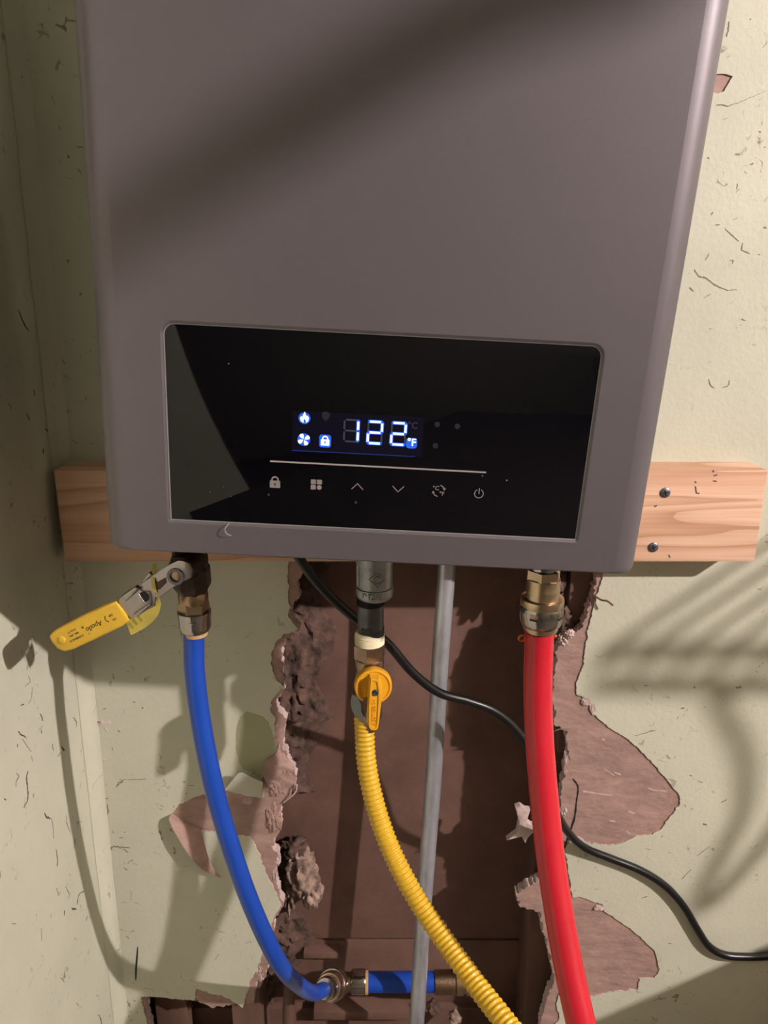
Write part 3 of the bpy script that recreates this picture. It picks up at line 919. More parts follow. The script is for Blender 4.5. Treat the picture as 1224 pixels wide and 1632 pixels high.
def rrect(cx, cz, hw, hh, r, n=4):
    out = []
    for sx, sz, a0 in ((1, -1, -90), (1, 1, 0), (-1, 1, 90), (-1, -1, 180)):
        for k in range(n + 1):
            a = math.radians(a0 + 90 * k / n)
            out.append((cx + sx * (hw - r) + r * math.cos(a), cz + sz * (hh - r) + r * math.sin(a)))
    return out
PXM = (PX1 - PX0) / 675.0         # metres per photo pixel on the panel, roughly
def gtext(s, size, c, bold=0.0, d=.00004):
    g = text_geo(s, size, Matrix.Identity(4), 0, bold)
    return [Vector((v.x + c[0], GZ - .00002 - d, v.y + c[1])) for v in g[0]], g[1]
# display window and its lit lower edge
w0, w1 = HL(466, 655), HL(672, 729)
zt = (HL(466, 656)[1] + HL(672, 664)[1]) / 2
zb = (HL(466, 718)[1] + HL(672, 729)[1]) / 2
gl('display_window', [[(w0[0], zb), (w1[0], zb), (w1[0], zt), (w0[0], zt)]], 'display_blue', .00001)
gl('display_edge', [seg((w0[0], zb), (w1[0] - .004, zb), .00028)], 'led_line', .00003)
# digits: seven segments each, 1 2 2
DIG = {'1': 'bc', '2': 'abged', '8': 'abcdefg'}
def segments(c, hw, hh, w, which):
    P = {'a': ((-hw, hh), (hw, hh)), 'g': ((-hw, 0), (hw, 0)), 'd': ((-hw, -hh), (hw, -hh)), 'b': ((hw, hh), (hw, 0)), 'c': ((hw, 0), (hw, -hh)), 'f': ((-hw, hh), (-hw, 0)), 'e': ((-hw, 0), (-hw, -hh))}
    out = []
    for s in which:
        a, b = P[s]
        t = Vector((b[0] - a[0], b[1] - a[1])).normalized() * w * 1.25
        out.append(seg((c[0] + a[0] + t.x, c[1] + a[1] + t.y), (c[0] + b[0] - t.x, c[1] + b[1] - t.y), w))
    return out
def capsule(p, e):
    (ax, az), (bx, bz_), (cx, cz), (dx, dz) = p
    a = Vector(((ax + dx) / 2, (az + dz) / 2)); b = Vector(((bx + cx) / 2, (bz_ + cz) / 2))
    w = (Vector((ax, az)) - Vector((dx, dz))).length / 2 + e
    t = (b - a).normalized(); an = math.degrees(math.atan2(t.y, t.x))
    return circ(b, w, 8, an - 90, an + 90) + circ(a, w, 8, an + 90, an + 270)
HWD, HHD, SW = 11.0 * PXM, 17.6 * PXM, 1.75 * PXM
for (u, v), ch in zip(((559.5, 687), (597.5, 690), (635, 692)), '122'):
    c = HL(u, v)
    unl = [s for s in 'abcdefg' if s not in DIG[ch]]
    lit = segments(c, HWD, HHD, SW, DIG[ch])
    gl('unlit_segments', segments(c, HWD, HHD, SW * .8, unl), 'ghost_seg', .00003)
    gl('lit_digit', lit, 'led_white', .00008, 'glowing digit ' + ch)
    gl('digit_glow', [capsule(p, 1.4 * PXM) for p in lit], 'led_blue', .00005)  # glow around the lit segments, drawn as a wider blue emissive layer
# flame, fan and padlock lamps, degree F
def flame(c, s):
    o = [(-.1, -1), (-.62, -.75), (-.85, -.2), (-.6, .3), (-.42, .05), (-.25, .55), (.05, 1.15), (.2, .6), (.5, .25), (.6, .45), (.85, -.1), (.7, -.7), (.3, -1), (.25, -.6), (.05, -.2), (-.2, -.55)]
    return [[(c[0] + x * s, c[1] + z * s) for x, z in o]]
def fan(c, s):
    out = []
    for k in range(4):
        a = k * math.pi / 2 + .2
        out.append([rot(p, c, a) for p in ((.10 * s, 0), (.35 * s, .42 * s), (.75 * s, .62 * s), (1.0 * s, .3 * s), (.95 * s, -.05 * s), (.5 * s, -.1 * s))])
    return out
def lock(c, s, keyhole=False):
    out = [rrect(c[0], c[1] - .35 * s, .85 * s, .62 * s, .12 * s)] + arc((c[0], c[1] + .38 * s), .50 * s, .13 * s, 0, 180, 12)
    out += [seg((c[0] + k * .5 * s, c[1] + .2 * s), (c[0] + k * .5 * s, c[1] + .4 * s), .13 * s) for k in (-1, 1)]
    return out
cF, cN, cL = HL(485, 666), HL(484, 701), HL(518, 703)
gl('flame_icon', flame(cF, 8.5 * PXM), 'led_white', .00008)
gl('icon_glow', [circ((cF[0], cF[1] - 1 * PXM), 9.5 * PXM, 20)], 'led_blue', .00005)  # glow behind each lit icon, drawn as a flat blue emissive shape
gl('fan_icon', fan(cN, 10 * PXM), 'led_white', .00008)
gl('icon_glow', [circ(cN, 10.3 * PXM, 20)], 'led_blue', .00005)
gl('padlock_icon', lock(cL, 8.2 * PXM), 'led_white', .00008)
gl('icon_glow', [rrect(cL[0], cL[1] - .5 * PXM, 9.5 * PXM, 10.5 * PXM, 4 * PXM)], 'led_blue', .00005)
gl('padlock_keyhole', [seg((cL[0], cL[1] - .55 * 8 * PXM), (cL[0], cL[1] - .1 * 8 * PXM), 1.1 * PXM)], 'led_blue', .0001)
cU = HL(656, 706)
add('unit_lamp', gtext('°F', 17 * PXM, cU, .35 * PXM, .00008), 'led_white', glass, local=True, smooth=0)
gl('icon_glow', [rrect(cU[0], cU[1] - 1 * PXM, 9.0 * PXM, 8.5 * PXM, 5 * PXM)], 'led_blue', .00005)
add('unlit_unit', gtext('°C', 15 * PXM, HL(658, 679), 0, .00003), 'ghost_seg', glass, local=True, smooth=0)
cS = HL(519, 664)
gl('unlit_icon', [[(cS[0] + x * 8 * PXM, cS[1] + z * 8 * PXM) for x, z in ((-.8, .7), (0, 1), (.8, .7), (.75, -.2), (0, -1), (-.75, -.2))]], 'ghost_icon', .00003)
for u, v in ((697, 677), (729, 680), (694, 711)):
    gl('unlit_icon', [circ(HL(u, v), 4.5 * PXM, 12)], 'ghost_icon', .00003)
# printed line and touch keys
gl('divider_line', [seg(HL(430, 735.5), HL(775, 753.5), 1.35 * PXM)], 'print_line')
k = HL(438, 769)
gl('padlock_key', lock(k, 10 * PXM), 'print_grey')
gl('keyhole', [circ((k[0], k[1] - 3.0 * PXM), 1.5 * PXM, 10), seg((k[0], k[1] - 6.5 * PXM), (k[0], k[1] - 3 * PXM), .7 * PXM)], 'hole_black', .00007)
k = HL(504, 773)
gl('menu_key', [rrect(k[0] - 4.9 * PXM, k[1] + 4.6 * PXM, 4.2 * PXM, 4 * PXM, 1 * PXM), rrect(k[0] + 4.9 * PXM, k[1] + 4.6 * PXM, 4.2 * PXM, 4 * PXM, 1 * PXM),
                rrect(k[0] - 4.9 * PXM, k[1] - 4.6 * PXM, 4.2 * PXM, 4 * PXM, 1 * PXM), circ((k[0] + 4.9 * PXM, k[1] - 4.6 * PXM), 4.1 * PXM, 16)], 'print_grey')
k = HL(569.5, 776)
gl('up_key', [seg((k[0] - 9.5 * PXM, k[1] - 5 * PXM), (k[0], k[1] + 5 * PXM), .75 * PXM), seg((k[0] + 9.5 * PXM, k[1] - 5 * PXM), (k[0], k[1] + 5 * PXM), .75 * PXM)], 'print_grey')
k = HL(634.5, 780)
gl('down_key', [seg((k[0] - 9.5 * PXM, k[1] + 5 * PXM), (k[0], k[1] - 5 * PXM), .75 * PXM), seg((k[0] + 9.5 * PXM, k[1] + 5 * PXM), (k[0], k[1] - 5 * PXM), .75 * PXM)], 'print_grey')
k = HL(699.5, 783)
g = merge(gtext('°C', 10 * PXM, (k[0] - 5.2 * PXM, k[1] + 4.2 * PXM), .1 * PXM), gtext('°F', 10 * PXM, (k[0] + 5.2 * PXM, k[1] - 5.0 * PXM), .1 * PXM),
          gmerge(arc(k, 9.6 * PXM, .8 * PXM, 32, 80, 8) + arc(k, 9.6 * PXM, .8 * PXM, 208, 262, 8)
                 + [[(k[0] + 5.6 * PXM, k[1] + 4.0 * PXM), (k[0] + 11.4 * PXM, k[1] + 5.6 * PXM), (k[0] + 9.6 * PXM, k[1] + 1.2 * PXM)], [(k[0] - 6.0 * PXM, k[1] - 3.0 * PXM), (k[0] - 11.4 * PXM, k[1] - 5.0 * PXM), (k[0] - 9.8 * PXM, k[1] - .6 * PXM)]]))
add('unit_swap_key', g, 'print_grey', glass, local=True, smooth=0)
k = HL(763.5, 787.5)
gl('power_key', arc(k, 7.2 * PXM, .75 * PXM, 115, 425, 28) + [seg((k[0], k[1] - .5 * PXM), (k[0], k[1] + 9.5 * PXM), .75 * PXM)], 'print_grey')
for u, v, r in ((428, 789, 2), (567, 801.5, 2.2), (769, 759, 2), (808, 766, 1.3), (364, 580, 1.1), (334, 785, .8), (368, 792, .8), (356, 776, .7)):
    gl('dust_speck', [circ(HL(u, v), r * PXM, 8)], 'print_grey' if r < 2 else 'ghost_seg')
c = catmull([W(366, 833, YF - .001), W(359, 842, YF - .003), W(362, 850, YF - .003), W(369, 853, YF - .002)], 5)
add('lint_thread', tube([p + Vector((0, -.001, 0)) for p in c], .0003, 5), 'print_line', ht)
add('underside_plate', box((-HW + .012, .016, -.003), (HW - .012, HD - .01, .004)), 'hole_black', ht, local=True, smooth=0)

# =================================================================== COLD SIDE: ball valve, push connector, blue pipe
YV = -0.157
def zat(v, y):
    return W(612, v, y).z
ax = W(307, 940, YV).x
zv = lambda v: zat(v, YV)
zref = lambda v: (zv(v) - zv(945))
bv = thing('ball_valve', 'dark bronze ball valve with yellow dipped steel lever under the heater', 'valve', (ax, YV, zv(945)))
O = Vector((ax, YV, zv(945)))
up = Vector((0, 0, 1))
rb = pxr(28.5, O)
zt_ = zv(872)- O.z
add('body', lathe([(-.0005, rb * .62), (.0, rb * .78), (.0062, rb * 1.04), (.0075, rb * 1.06), (zt_ * .55, rb * 1.06), (zt_ * .62, rb * .96), (zt_ + .012, rb * .96)], O, up, 8, (1, 0, 0), math.pi / 8), 'bronze_dark', bv, smooth=25)
# bonnet and stem towards the viewer, slightly left
ES = W(279, 917, -0.192)                          # eye of the lever
BD = (ES - Vector((ES.x + .004, YV, ES.z))).normalized()
SB = ES - BD * (.038)
sb = add('bonnet', merge(lathe([(0, .0125), (.016, .0125), (.019, .0105), (.027, .0100)], SB, BD, 28), lathe([(0, .011), (.022, .011)], SB + Vector((-.004, .004, .0115)), (-.35, -.5, .35), 20)), 'bronze_dark', bv, smooth=40)
LX = (W(85, 1023, -0.199) - ES); LX = (LX - BD * LX.dot(BD)).normalized()
ML = frame(ES, BD, LX)                            # lever frame: x along the lever away from the stem, z towards viewer
LYs = ML.to_3x3() @ Vector((0, 1, 0))
LLEN = (W(85, 1023, -0.196) - ES).length
def lp(u, v):                                     # photo pixel -> lever plane
    r = ray(u, v)
    n = ML.to_3x3() @ Vector((0, 0, 1))
    t = (ES - CAM).dot(n) / r.dot(n)
    q_ = ML.inverted() @ (CAM + r * t)
    return q_.x, q_.y
def lpz(l, ox, oy, s):
    return [lp(ox + x / s, oy + y / s) for x, y in l]
Z1 = (60, 860, 4.08)
# steel plate of the lever
eye = lpz([(985, 150), (1008, 200), (1000, 245), (935, 275), (870, 320), (795, 372), (770, 372), (765, 430), (655, 490), (600, 515), (525, 395), (560, 355), (660, 305), (690, 275), (770, 220), (850, 165), (915, 133), (950, 135)], *Z1)
add('lever', prism(eye, ML, -.0012, .0012, .0005), 'steel_plate', bv, smooth=30)
lever = [o for o in bv.children if o.name.startswith('lever')][0]
slot = lpz([(775, 275), (838, 240), (845, 275), (800, 320), (780, 318)], *Z1)
add('lever_slot', prism(slot, ML, .0011, .0014), 'stud_brown', lever, smooth=0)
ce = lpz([(903, 235)], *Z1)[0]
M2 = ML @ Matrix.Translation((ce[0], ce[1], 0))
eyeR = .0064
add('serrated_nut', lathe([(.0012, eyeR * 1.0), (.0026, eyeR * .95), (.0026, eyeR * .66), (.0008, eyeR * .62)], M2.translation, BD, 32), 'screw_steel', lever, smooth=30)
teeth = []
for kk in range(26):
    a = 2 * math.pi * kk / 26
    p = M2 @ Vector((eyeR * .98 * math.cos(a), eyeR * .98 * math.sin(a), .0022))
    teeth.append(lump(p, (.00062, .00062, .00062), kk, 0, 1, 1))
add('nut_teeth', merge(*teeth), 'chrome', lever, smooth=60)
add('stem', lathe([(-.004, eyeR * .64), (.0010, eyeR * .64), (.0014, eyeR * .5)], M2.translation, BD, 20), 'brass_dull', lever)
# folded collar of the lever with its locking hole
col = lpz([(562, 350), (655, 288), (690, 330), (735, 330), (748, 362), (750, 405), (660, 478), (600, 470)], *Z1)
add('locking_collar', prism(col, ML, .0010, .0026, .0007), 'steel_plate', lever, smooth=30)
for l in ([(562, 352), (652, 290), (680, 308), (590, 388)], [(640, 470), (745, 400), (752, 420), (662, 492)]):
    add('collar_fold', prism(lpz(l, *Z1), ML, .0020, .0052, .0014, 3), 'steel_plate', lever, smooth=40)
ch_ = lpz([(703, 362)], *Z1)[0]
Mh = ML @ Matrix.Translation((ch_[0], ch_[1], 0))
add('lock_hole', lathe([(.0022, .0040), (.0030, .0040)], Mh.translation, BD, 20), 'hole_black', lever)
lip = [lp(60 + 690 / 4.08, 860 + 365 / 4.08)]
add('hole_lip', prism([(ch_[0] + .0043 * math.cos(t) + .0006, ch_[1] + .0043 * math.sin(t)) for t in [math.radians(a_) for a_ in range(-75, 76, 15)]], ML, .0028, .0036, .0003), 'chrome', lever, smooth=40)
add('collar_fold', prism(lpz([(672, 285), (725, 215), (752, 225), (700, 270)], *Z1), ML, -.003, .001, .0006), 'steel_plate', lever, smooth=40)
# yellow dipped grip
gr_ = lpz([(520, 393), (607, 517), (560, 555), (400, 630), (240, 706), (185, 720), (140, 702), (100, 655), (86, 622), (100, 598), (135, 575), (300, 490), (420, 435)], *Z1)
grip = add('grip', prism(gr_, ML, -.0032, .0034, .0022, 4), 'yellow_grip', lever, smooth=50)
def gt(s, size, px, ang, shear=0.0, m='black_ink', par=None):
    c_ = lpz([px], *Z1)[0]
    M = ML @ Matrix.Translation((c_[0], c_[1], .00345)) @ Matrix.Rotation(ang, 4, 'Z')
    return text_geo(s, size, M, .00005, 0.00004, shear)
# lettering runs upside down along the grip
pA, pB = lpz([(430, 520), (270, 600)], *Z1)
tang = math.atan2(pB[1] - pA[1], pB[0] - pA[0])
lets = []
for s, size, px, sh_ in (('Apollo', .0056, (383, 549), .3), ('®', .0026, (305, 558), 0), ('"', .003, (345, 592), 0), ('CONBRACO', .0024, (268, 629), 0), ('IND., INC.', .0021, (249, 605), 0), ('U.S.A. 77', .0021, (236, 582), 0), ('OFF', .0022, (487, 480), 0), ('ON', .0022, (513, 505), 0)):
    lets.append(gt(s, size, px, tang, sh_))
add('lettering', merge(*lets), 'black_ink', grip, smooth=0)
ca = lpz([(462, 505)], *Z1)[0]
ap = []
for k_ in range(8):
    a0, a1 = tang + math.radians(-60 + 15 * k_), tang + math.radians(-45 + 15 * k_)
    R_ = .0030
    ap.append(prism([(ca[0] + .002 * math.cos(tang) * -1 + (R_ + s_) * math.cos(t_), ca[1] + (R_ + s_) * math.sin(t_)) for s_, t_ in ((-.0003, a0), (.0003, a0), (.0003, a1), (-.0003, a1))], ML, .0034, .00352))
add('turn_arrow', merge(*ap), 'black_ink', grip, smooth=0)
dm = lpz([(172, 640)], *Z1)[0]
add('grip_dimple', lathe([(.0030, .0036), (.0040, .0030), (.0044, .0015)], (ML @ Matrix.Translation((dm[0], dm[1], 0))).translation, BD, 18), 'yellow_grip', grip, smooth=60)
# yellow tag looped around the lever
def lpt(l, z):
    return [ML @ Vector((*q_, zz)) for q_, zz in zip(lpz(l, *Z1), z)]
A_ = lpt([(560, 545), (640, 500), (700, 455), (752, 412), (772, 385)], [-.004, -.0045, -.005, -.005, -.004])
B_ = lpt([(577, 652), (640, 622), (700, 580), (755, 520), (782, 440)], [-.008, -.009, -.009, -.008, -.006])
tgo = add('paper_tag', thicken(strip(catmull(A_, 4), catmull(B_, 4), 6), (0, .0005, 0)), 'yellow_tag', bv, smooth=60, label='yellow printed tag')
A_ = lpt([(772, 385), (765, 330), (750, 270), (738, 205), (730, 178)], [-.004, .0030, .0034, -.002, -.006])
B_ = lpt([(788, 380), (785, 340), (772, 262), (762, 215), (752, 182)], [-.004, .0026, .0030, -.002, -.006])
add('tag_loop', thicken(strip(catmull(A_, 4), catmull(B_, 4), 3), (0, .0005, 0)), 'yellow_tag', bv, smooth=60)
tl = []
tgd = math.atan2((lp(200, 1000)[1] - lp(225, 983)[1]), (lp(200, 1000)[0] - lp(225, 983)[0]))
for s, px in (('DO NOT', (655, 520)), ('OVER', (625, 545)), ('TIGHTEN', (600, 570))):
    c_ = lpz([px], *Z1)[0]
    M = ML @ Matrix.Translation((c_[0], c_[1], -.0020)) @ Matrix.Rotation(tgd + math.pi / 2, 4, 'Z')
    tl.append(text_geo('IIIIII', .0036, M, .00005, 0))
add('tag_print', merge(*tl), 'ink_olive', tgo, smooth=0)
# cast size mark on the body
n8 = Vector((0, -1, 0))
cm_ = W(308, 933, YV - rb * .98)
Mt = frame(cm_, n8, (1, 0, 0))
add('cast_mark', text_geo('136', .0062, Mt, .0003, 0), 'bronze_dark', bv, smooth=0)

def push_connector(name, label, c_top, prof_nut, prof_collar, prof_ring, n_hex, group=None):
    pass
# blue side connector
pcn = thing('push_connector', 'small brass and chrome push connector joining ball valve and blue pipe', 'pipe fitting', (ax, YV, zv(1016)))
O2 = Vector((ax, YV, zv(1016)))
H = lambda v: zv(v - 5) - O2.z
add('union_ring', lathe([(H(965), pxr(22, O)), (H(962), pxr(23.5, O)), (H(951), pxr(24, O)), (H(947), pxr(22, O)), (H(940), pxr(20, O))], O2, up), 'brass_dull', pcn, smooth=40)
add('hex', hexnut(pxr(24.5, O), H(986), H(962), O2, up, (1, 0, 0), .1, 6, .25), 'brass', pcn, smooth=20)
add('collar', lathe([(H(1012), pxr(18, O)), (H(1008), pxr(23, O)), (H(1002), pxr(25.5, O)), (H(986), pxr(26, O)), (H(982), pxr(26.8, O)), (H(978), pxr(26.8, O)), (H(976.5), pxr(23, O))], O2, up), 'chrome', pcn, smooth=35)
add('release_ring', lathe([(H(1017), pxr(17.5, O)), (H(1016.5), pxr(18.6, O)), (H(1008), pxr(19, O))], O2, up), 'tan_plastic', pcn, smooth=40)
add('clip_tab', prism([(-.0028, -.0006), (.0028, -.0006), (.0028, .0006), (-.0028, .0006)], frame(W(306, 995, YV - pxr(25.7, O)), n8, (1, 0, 0)), -.0008, .0005, .0002), 'chrome', pcn, smooth=30)

bp_pts = [(309, 1008, YV), (309, 1035, YV), (310, 1070, YV - .002), (317, 1130, YV - .003), (329, 1200, YV - .006), (346, 1275, YV - .007), (368, 1350, YV - .006), (394, 1425, YV - .001), (424, 1495, YV + .010),
          (452, 1545, YV + .032), (478, 1571, YV + .070), (497, 1582, YV + .106), (509, 1580, YV + .120), (521, 1574, YV + .150)]
bp_w = [catmull([W(*p) for p in bp_pts], 8)][0]
PB_R = 0.0083
tag(add('blue_pipe', tube(bp_w, PB_R, 24), 'blue_pex', smooth=60), 'long curved blue plastic water pipe hanging from the ball valve', 'pipe')

# elbow at the bottom of the hole
EC = W(541, 1565, .036)
PE = W(508, 1581, -.045)
PD = (PE - EC).normalized()
el = thing('elbow_fitting', 'brass and chrome push elbow at the low end of the curved blue pipe', 'pipe fitting', EC)
LE = (PE - EC).length
add('elbow_body', merge(tube(catmull([EC + PD * (LE * .50), EC + PD * .012, EC, EC + Vector((.012, 0, 0)), EC + Vector((.020, 0, 0))], 6), .0115, 20), lump(EC, (.0125, .0125, .0125), 1, 0, 1, 3)), 'brass_dull', el, smooth=60)
add('collar', lathe([(LE * .24, .0125), (LE * .26, .0178), (LE * .36, .0186), (LE * .40, .0178), (LE * .405, .0150)], EC, PD), 'chrome', el, smooth=35)
add('collar', lathe([(LE * .38, .0150), (LE * .40, .0166), (LE * .52, .0160), (LE * .55, .0146), (LE * .552, .0120)], EC, PD), 'brass', el, smooth=35)
add('release_ring', lathe([(LE * .54, .0122), (LE * .56, .0132), (LE * .70, .0124), (LE * .73, .0112), (LE * .735, .0086)], EC, PD), 'chrome', el, smooth=35)
rS = pxr(15.3, W(620, 1566, .042))
XS = Vector((1, 0, 0))
add('collar', lathe([(.014, rS * .95), (.016, rS * 1.22), (.030, rS * 1.26), (.033, rS * 1.18)], EC, XS), 'chrome', el, smooth=35)
add('release_ring', lathe([(.033, rS * 1.02), (.033, rS * 1.16), (.0365, rS * 1.16), (.0365, rS * 1.02)], EC, XS), 'tan_plastic', el, smooth=35)
SBp = tube([EC + XS * .030, EC + XS * .132], rS, 24)
tag(add('blue_pipe', SBp, 'blue_pex', smooth=60), 'short horizontal blue pipe stub inside the wall behind grey conduit', 'pipe')
cc = EC + XS * .125
cp = thing('brass_coupling', 'small brass coupling on the blue stub, inside the wall beside conduit', 'pipe fitting', cc)
add('sleeve', lathe([(-.006, rS * 1.02), (-.005, rS * 1.16), (.020, rS * 1.16), (.021, rS * .98)], cc, XS), 'brass_dull', cp, smooth=35)
add('end_cap', lathe([(.020, rS * .98), (.022, rS * 1.24), (.030, rS * 1.24), (.031, rS * 1.10), (.034, rS * 1.10), (.0345, rS * 1.26), (.038, rS * 1.26), (.039, rS * 1.0)], cc, XS), 'brass', cp, smooth=35)

# =================================================================== GAS SIDE
YG = -0.123
gx = lambda u, v: W(u, v, YG)
G0 = gx(590, 960)
gm = thing('gas_coupling', 'grey galvanised threaded coupling with cast diamond emblem under the heater', 'pipe fitting', (gx(597, 955).x, YG, zat(955, YG)))
GO = Vector((gx(597, 955).x, YG, zat(955, YG)))
gz = lambda v: zat(v - 6, YG) - GO.z
R0 = pxr(29, GO)
add('coupling', lathe([(gz(958), R0 * .86), (gz(955), R0 * .97), (gz(950), R0 * 1.02), (gz(940), R0 * 1.02), (gz(939), R0 * .955), (gz(904), R0 * .955), (gz(903), R0 * 1.0), (gz(880), R0 * 1.0)], GO, up, 40), 'galvanised', gm, smooth=35)
for a in (math.radians(195), math.radians(206), math.radians(-12)):
    d = Vector((math.cos(a), math.sin(a), 0))
    add('cast_rib', tube([GO + d * R0 * .965 + up * gz(937), GO + d * R0 * .965 + up * gz(900)], .0006, 6), 'galvanised', gm)
def wrap_text(geo, O_, R_, ang0):
    V = []
    for v in geo[0]:
        a = ang0 + v.x / R_
        V.append(O_ + Vector((math.cos(a) * (R_ + v.z), math.sin(a) * (R_ + v.z), v.y)))
    return V, geo[1]
em = merge(text_geo('IMZA|', .0066, Matrix.Translation((0, gz(947), .0002)), .0007, .0001))
add('cast_lettering', wrap_text(em, GO, R0 * 1.02, math.radians(-98)), 'galvanised', gm, smooth=0)
dz_ = gz(921)
dia = []
s_ = .0062
cor = [(-s_ * 1.1, 0), (0, s_), (s_ * 1.1, 0), (0, -s_)]
for i in range(4):
    a_, b_ = Vector((*cor[i], 0)), Vector((*cor[(i + 1) % 4], 0))
    if i == 2: b_ = a_.lerp(b_, .75)
    a2 = a_.lerp(b_, .12 if i in (1, 2) else 0)
    pts = [a2.lerp(b_, t / 4) for t in range(5)]
    dia.append(tube(pts, .0009, 6))
for k_ in range(12):
    pass
dia.append(tube([Vector((.0030 * math.cos(t), .0030 * math.sin(t), 0)) for t in [math.radians(40 + 25 * q_) for q_ in range(13)]], .0008, 6))
g = merge(*dia)
g = [Vector((v.x, v.y + dz_, v.z)) for v in g[0]], g[1]
add('cast_emblem', wrap_text(g, GO, R0 * .957, math.radians(-80)), 'galvanised', gm, smooth=40)
NX = gx(591, 985)
np_ = thing('pipe_nipple', 'dark grey threaded gas pipe nipple smeared with black sealant', 'pipe fitting', (NX.x, YG, zat(1020, YG)))
NO = Vector((NX.x, YG, zat(1020, YG)))
nz = lambda v: zat(v - 4, YG) - NO.z
R1 = pxr(20.5, NO)
add('pipe_wall', lathe([(nz(1020), R1), (nz(945), R1)], NO, up, 30), 'iron_nipple', np_, smooth=40)
pr = []
for k_ in range(9):
    v_ = 956 + k_ * 1.3
    pr += [(nz(v_ + .65), R1 * 1.015), (nz(v_), R1 * (1.09 if k_ % 2 else 1.02))]
add('male_thread', lathe(list(reversed(sorted(pr, key=lambda q_: -q_[0]))), NO, up, 30), 'dope_black', np_, smooth=20)
# band of black pipe dope
V, F = [], []
for i in range(33):
    a = 2 * math.pi * i / 32
    h = 1006 - 5 * math.sin(a * 1.0 + 1.2) - (11 if 3.9 < a < 4.9 else 0) + 3 * noise.noise(Vector((a * 2, 0, 0)))
    for v_, k_ in ((1022, 1.02), (h, 1.045), (h - 1, 1.0)):
        V.append(NO + Vector((math.cos(a) * R1 * k_, math.sin(a) * R1 * k_, nz(v_))))
for i in range(32):
    for k_ in range(2):
        F.append((i * 3 + k_, i * 3 + k_ + 1, (i + 1) * 3 + k_ + 1, (i + 1) * 3 + k_))
add('sealant', (V, F), 'dope_black', np_, smooth=60)
# flare adapter: white taped thread, brass hex, and the gas valve below
FX = gx(589, 1040)
fa = thing('flare_adapter', 'brass hex flare adapter with cream taped thread above the yellow gas valve', 'pipe fitting', (FX.x, YG, zat(1068, YG)))
FO = Vector((FX.x, YG, zat(1068, YG)))
fz = lambda v: zat(v - 5, YG) - FO.z
R2 = pxr(23, FO)
pr = [(fz(1030), R2 * .95)]
for k_ in range(6):
    v_ = 1029 - k_ * 2.6
    pr += [(fz(v_), R2 * 1.03), (fz(v_ - 1.3), R2 * .97)]
pr += [(fz(1010), R2 * .90)]
add('taped_thread', lathe(pr, FO, up, 34), 'thread_white', fa, smooth=50)
add('hex', hexnut(pxr(25.5, FO), fz(1053), fz(1029), FO, up, (1, 0, 0), .1, 6, .35), 'brass_dull', fa, smooth=20)
add('flare_nut', lathe([(fz(1075), R2 * .85), (fz(1068), R2 * .95), (fz(1060), R2 * 1.0), (fz(1053), R2 * 1.0), (fz(1051), R2 * .9)], FO, up, 34), 'brass_dull', fa, smooth=35)
# gas valve
YD = YG - .020
GVc = W(595, 1094, YD)
gv = thing('gas_valve', 'yellow plastic gas shut-off valve with round dial and raised lever', 'valve', (GVc.x, YG, zat(1160, YG)))
VX = Vector((W(588, 1100, YG).x, YG, 0))
VO = Vector((VX.x, YG, zat(1155, YG)))
vz = lambda v: zat(v, YG) - VO.z
add('valve_body', lathe([(vz(1160), .0085), (vz(1148), .0095), (vz(1140), .0115), (vz(1075), .0115), (vz(1066), .0100)], VO, up, 28), 'brass_dull', gv, smooth=40)
add('valve_stem', lathe([(0, .008), (.026, .008)], W(592, 1100, YG), (0, -1, 0), 24), 'brass_dull', gv, smooth=40)
DN = (Vector((.10, -1, .10))).normalized()
RD = pxr(30.5, GVc)
dial = add('dial', lathe([(-.0055, RD * .98), (-.0045, RD), (.0012, RD * .97), (.0020, RD * .93), (.0022, RD * .86), (.0012, RD * .80)], GVc, DN, 48), 'yellow_plastic', gv, smooth=30)
# raised lever block tapering down
MG = frame(GVc, DN, (1, 0, 0))
def gp_(u, v, z=0.0):
    r = ray(u, v)
    n = MG.to_3x3() @ Vector((0, 0, 1))
    o_ = GVc + n * z
    t = (o_ - CAM).dot(n) / r.dot(n)
    q_ = MG.inverted() @ (CAM + r * t)
    return q_.x, q_.y
HT = .0110
Z2 = (550, 1050, 13.056)
topP = [gp_(Z2[0] + x / Z2[2], Z2[1] + y / Z2[2], HT) for x, y in ((545, 430), (700, 450), (745, 640), (745, 930), (690, 1440), (640, 1490), (545, 1480), (500, 1420), (500, 1000), (525, 600))]
cxm = sum(p[0] for p in topP) / len(topP)
botP = [((p[0] - cxm) * 1.35 + cxm, p[1] * 1.0 + .001 * (1 if p[1] > 0 else 0)) for p in topP]
V = [MG @ Vector((*p, .0015)) for p in botP] + [MG @ Vector((*p, HT)) for p in topP]
ins = [((p[0] - cxm) * .62 + cxm, p[1] * .93 - .0004) for p in topP]
V += [MG @ Vector((*p, HT)) for p in ins] + [MG @ Vector((*p, HT - .0009)) for p in ins]
n_ = len(topP)
F = [tuple(range(n_)), tuple(3 * n_ + i for i in range(n_))]
for i in range(n_):
    j = (i + 1) % n_
    for k_ in range(3):
        F.append((k_ * n_ + i, k_ * n_ + j, (k_ + 1) * n_ + j, (k_ + 1) * n_ + i))
lev = add('lever', (V, F), 'yellow_plastic', gv, smooth=25)
sc_ = gp_(Z2[0] + 630 / Z2[2], Z2[1] + 712 / Z2[2], HT)
MS = MG @ Matrix.Translation((sc_[0], sc_[1], 0))
add('screw', lathe([(HT - .002, .0028), (HT + .0002, .0027), (HT + .0008, .0018), (HT + .0004, .0012)], MS.translation, DN, 18), 'dope_black', lev, smooth=40)
tc_ = gp_(Z2[0] + 605 / Z2[2], Z2[1] + 1120 / Z2[2], HT)
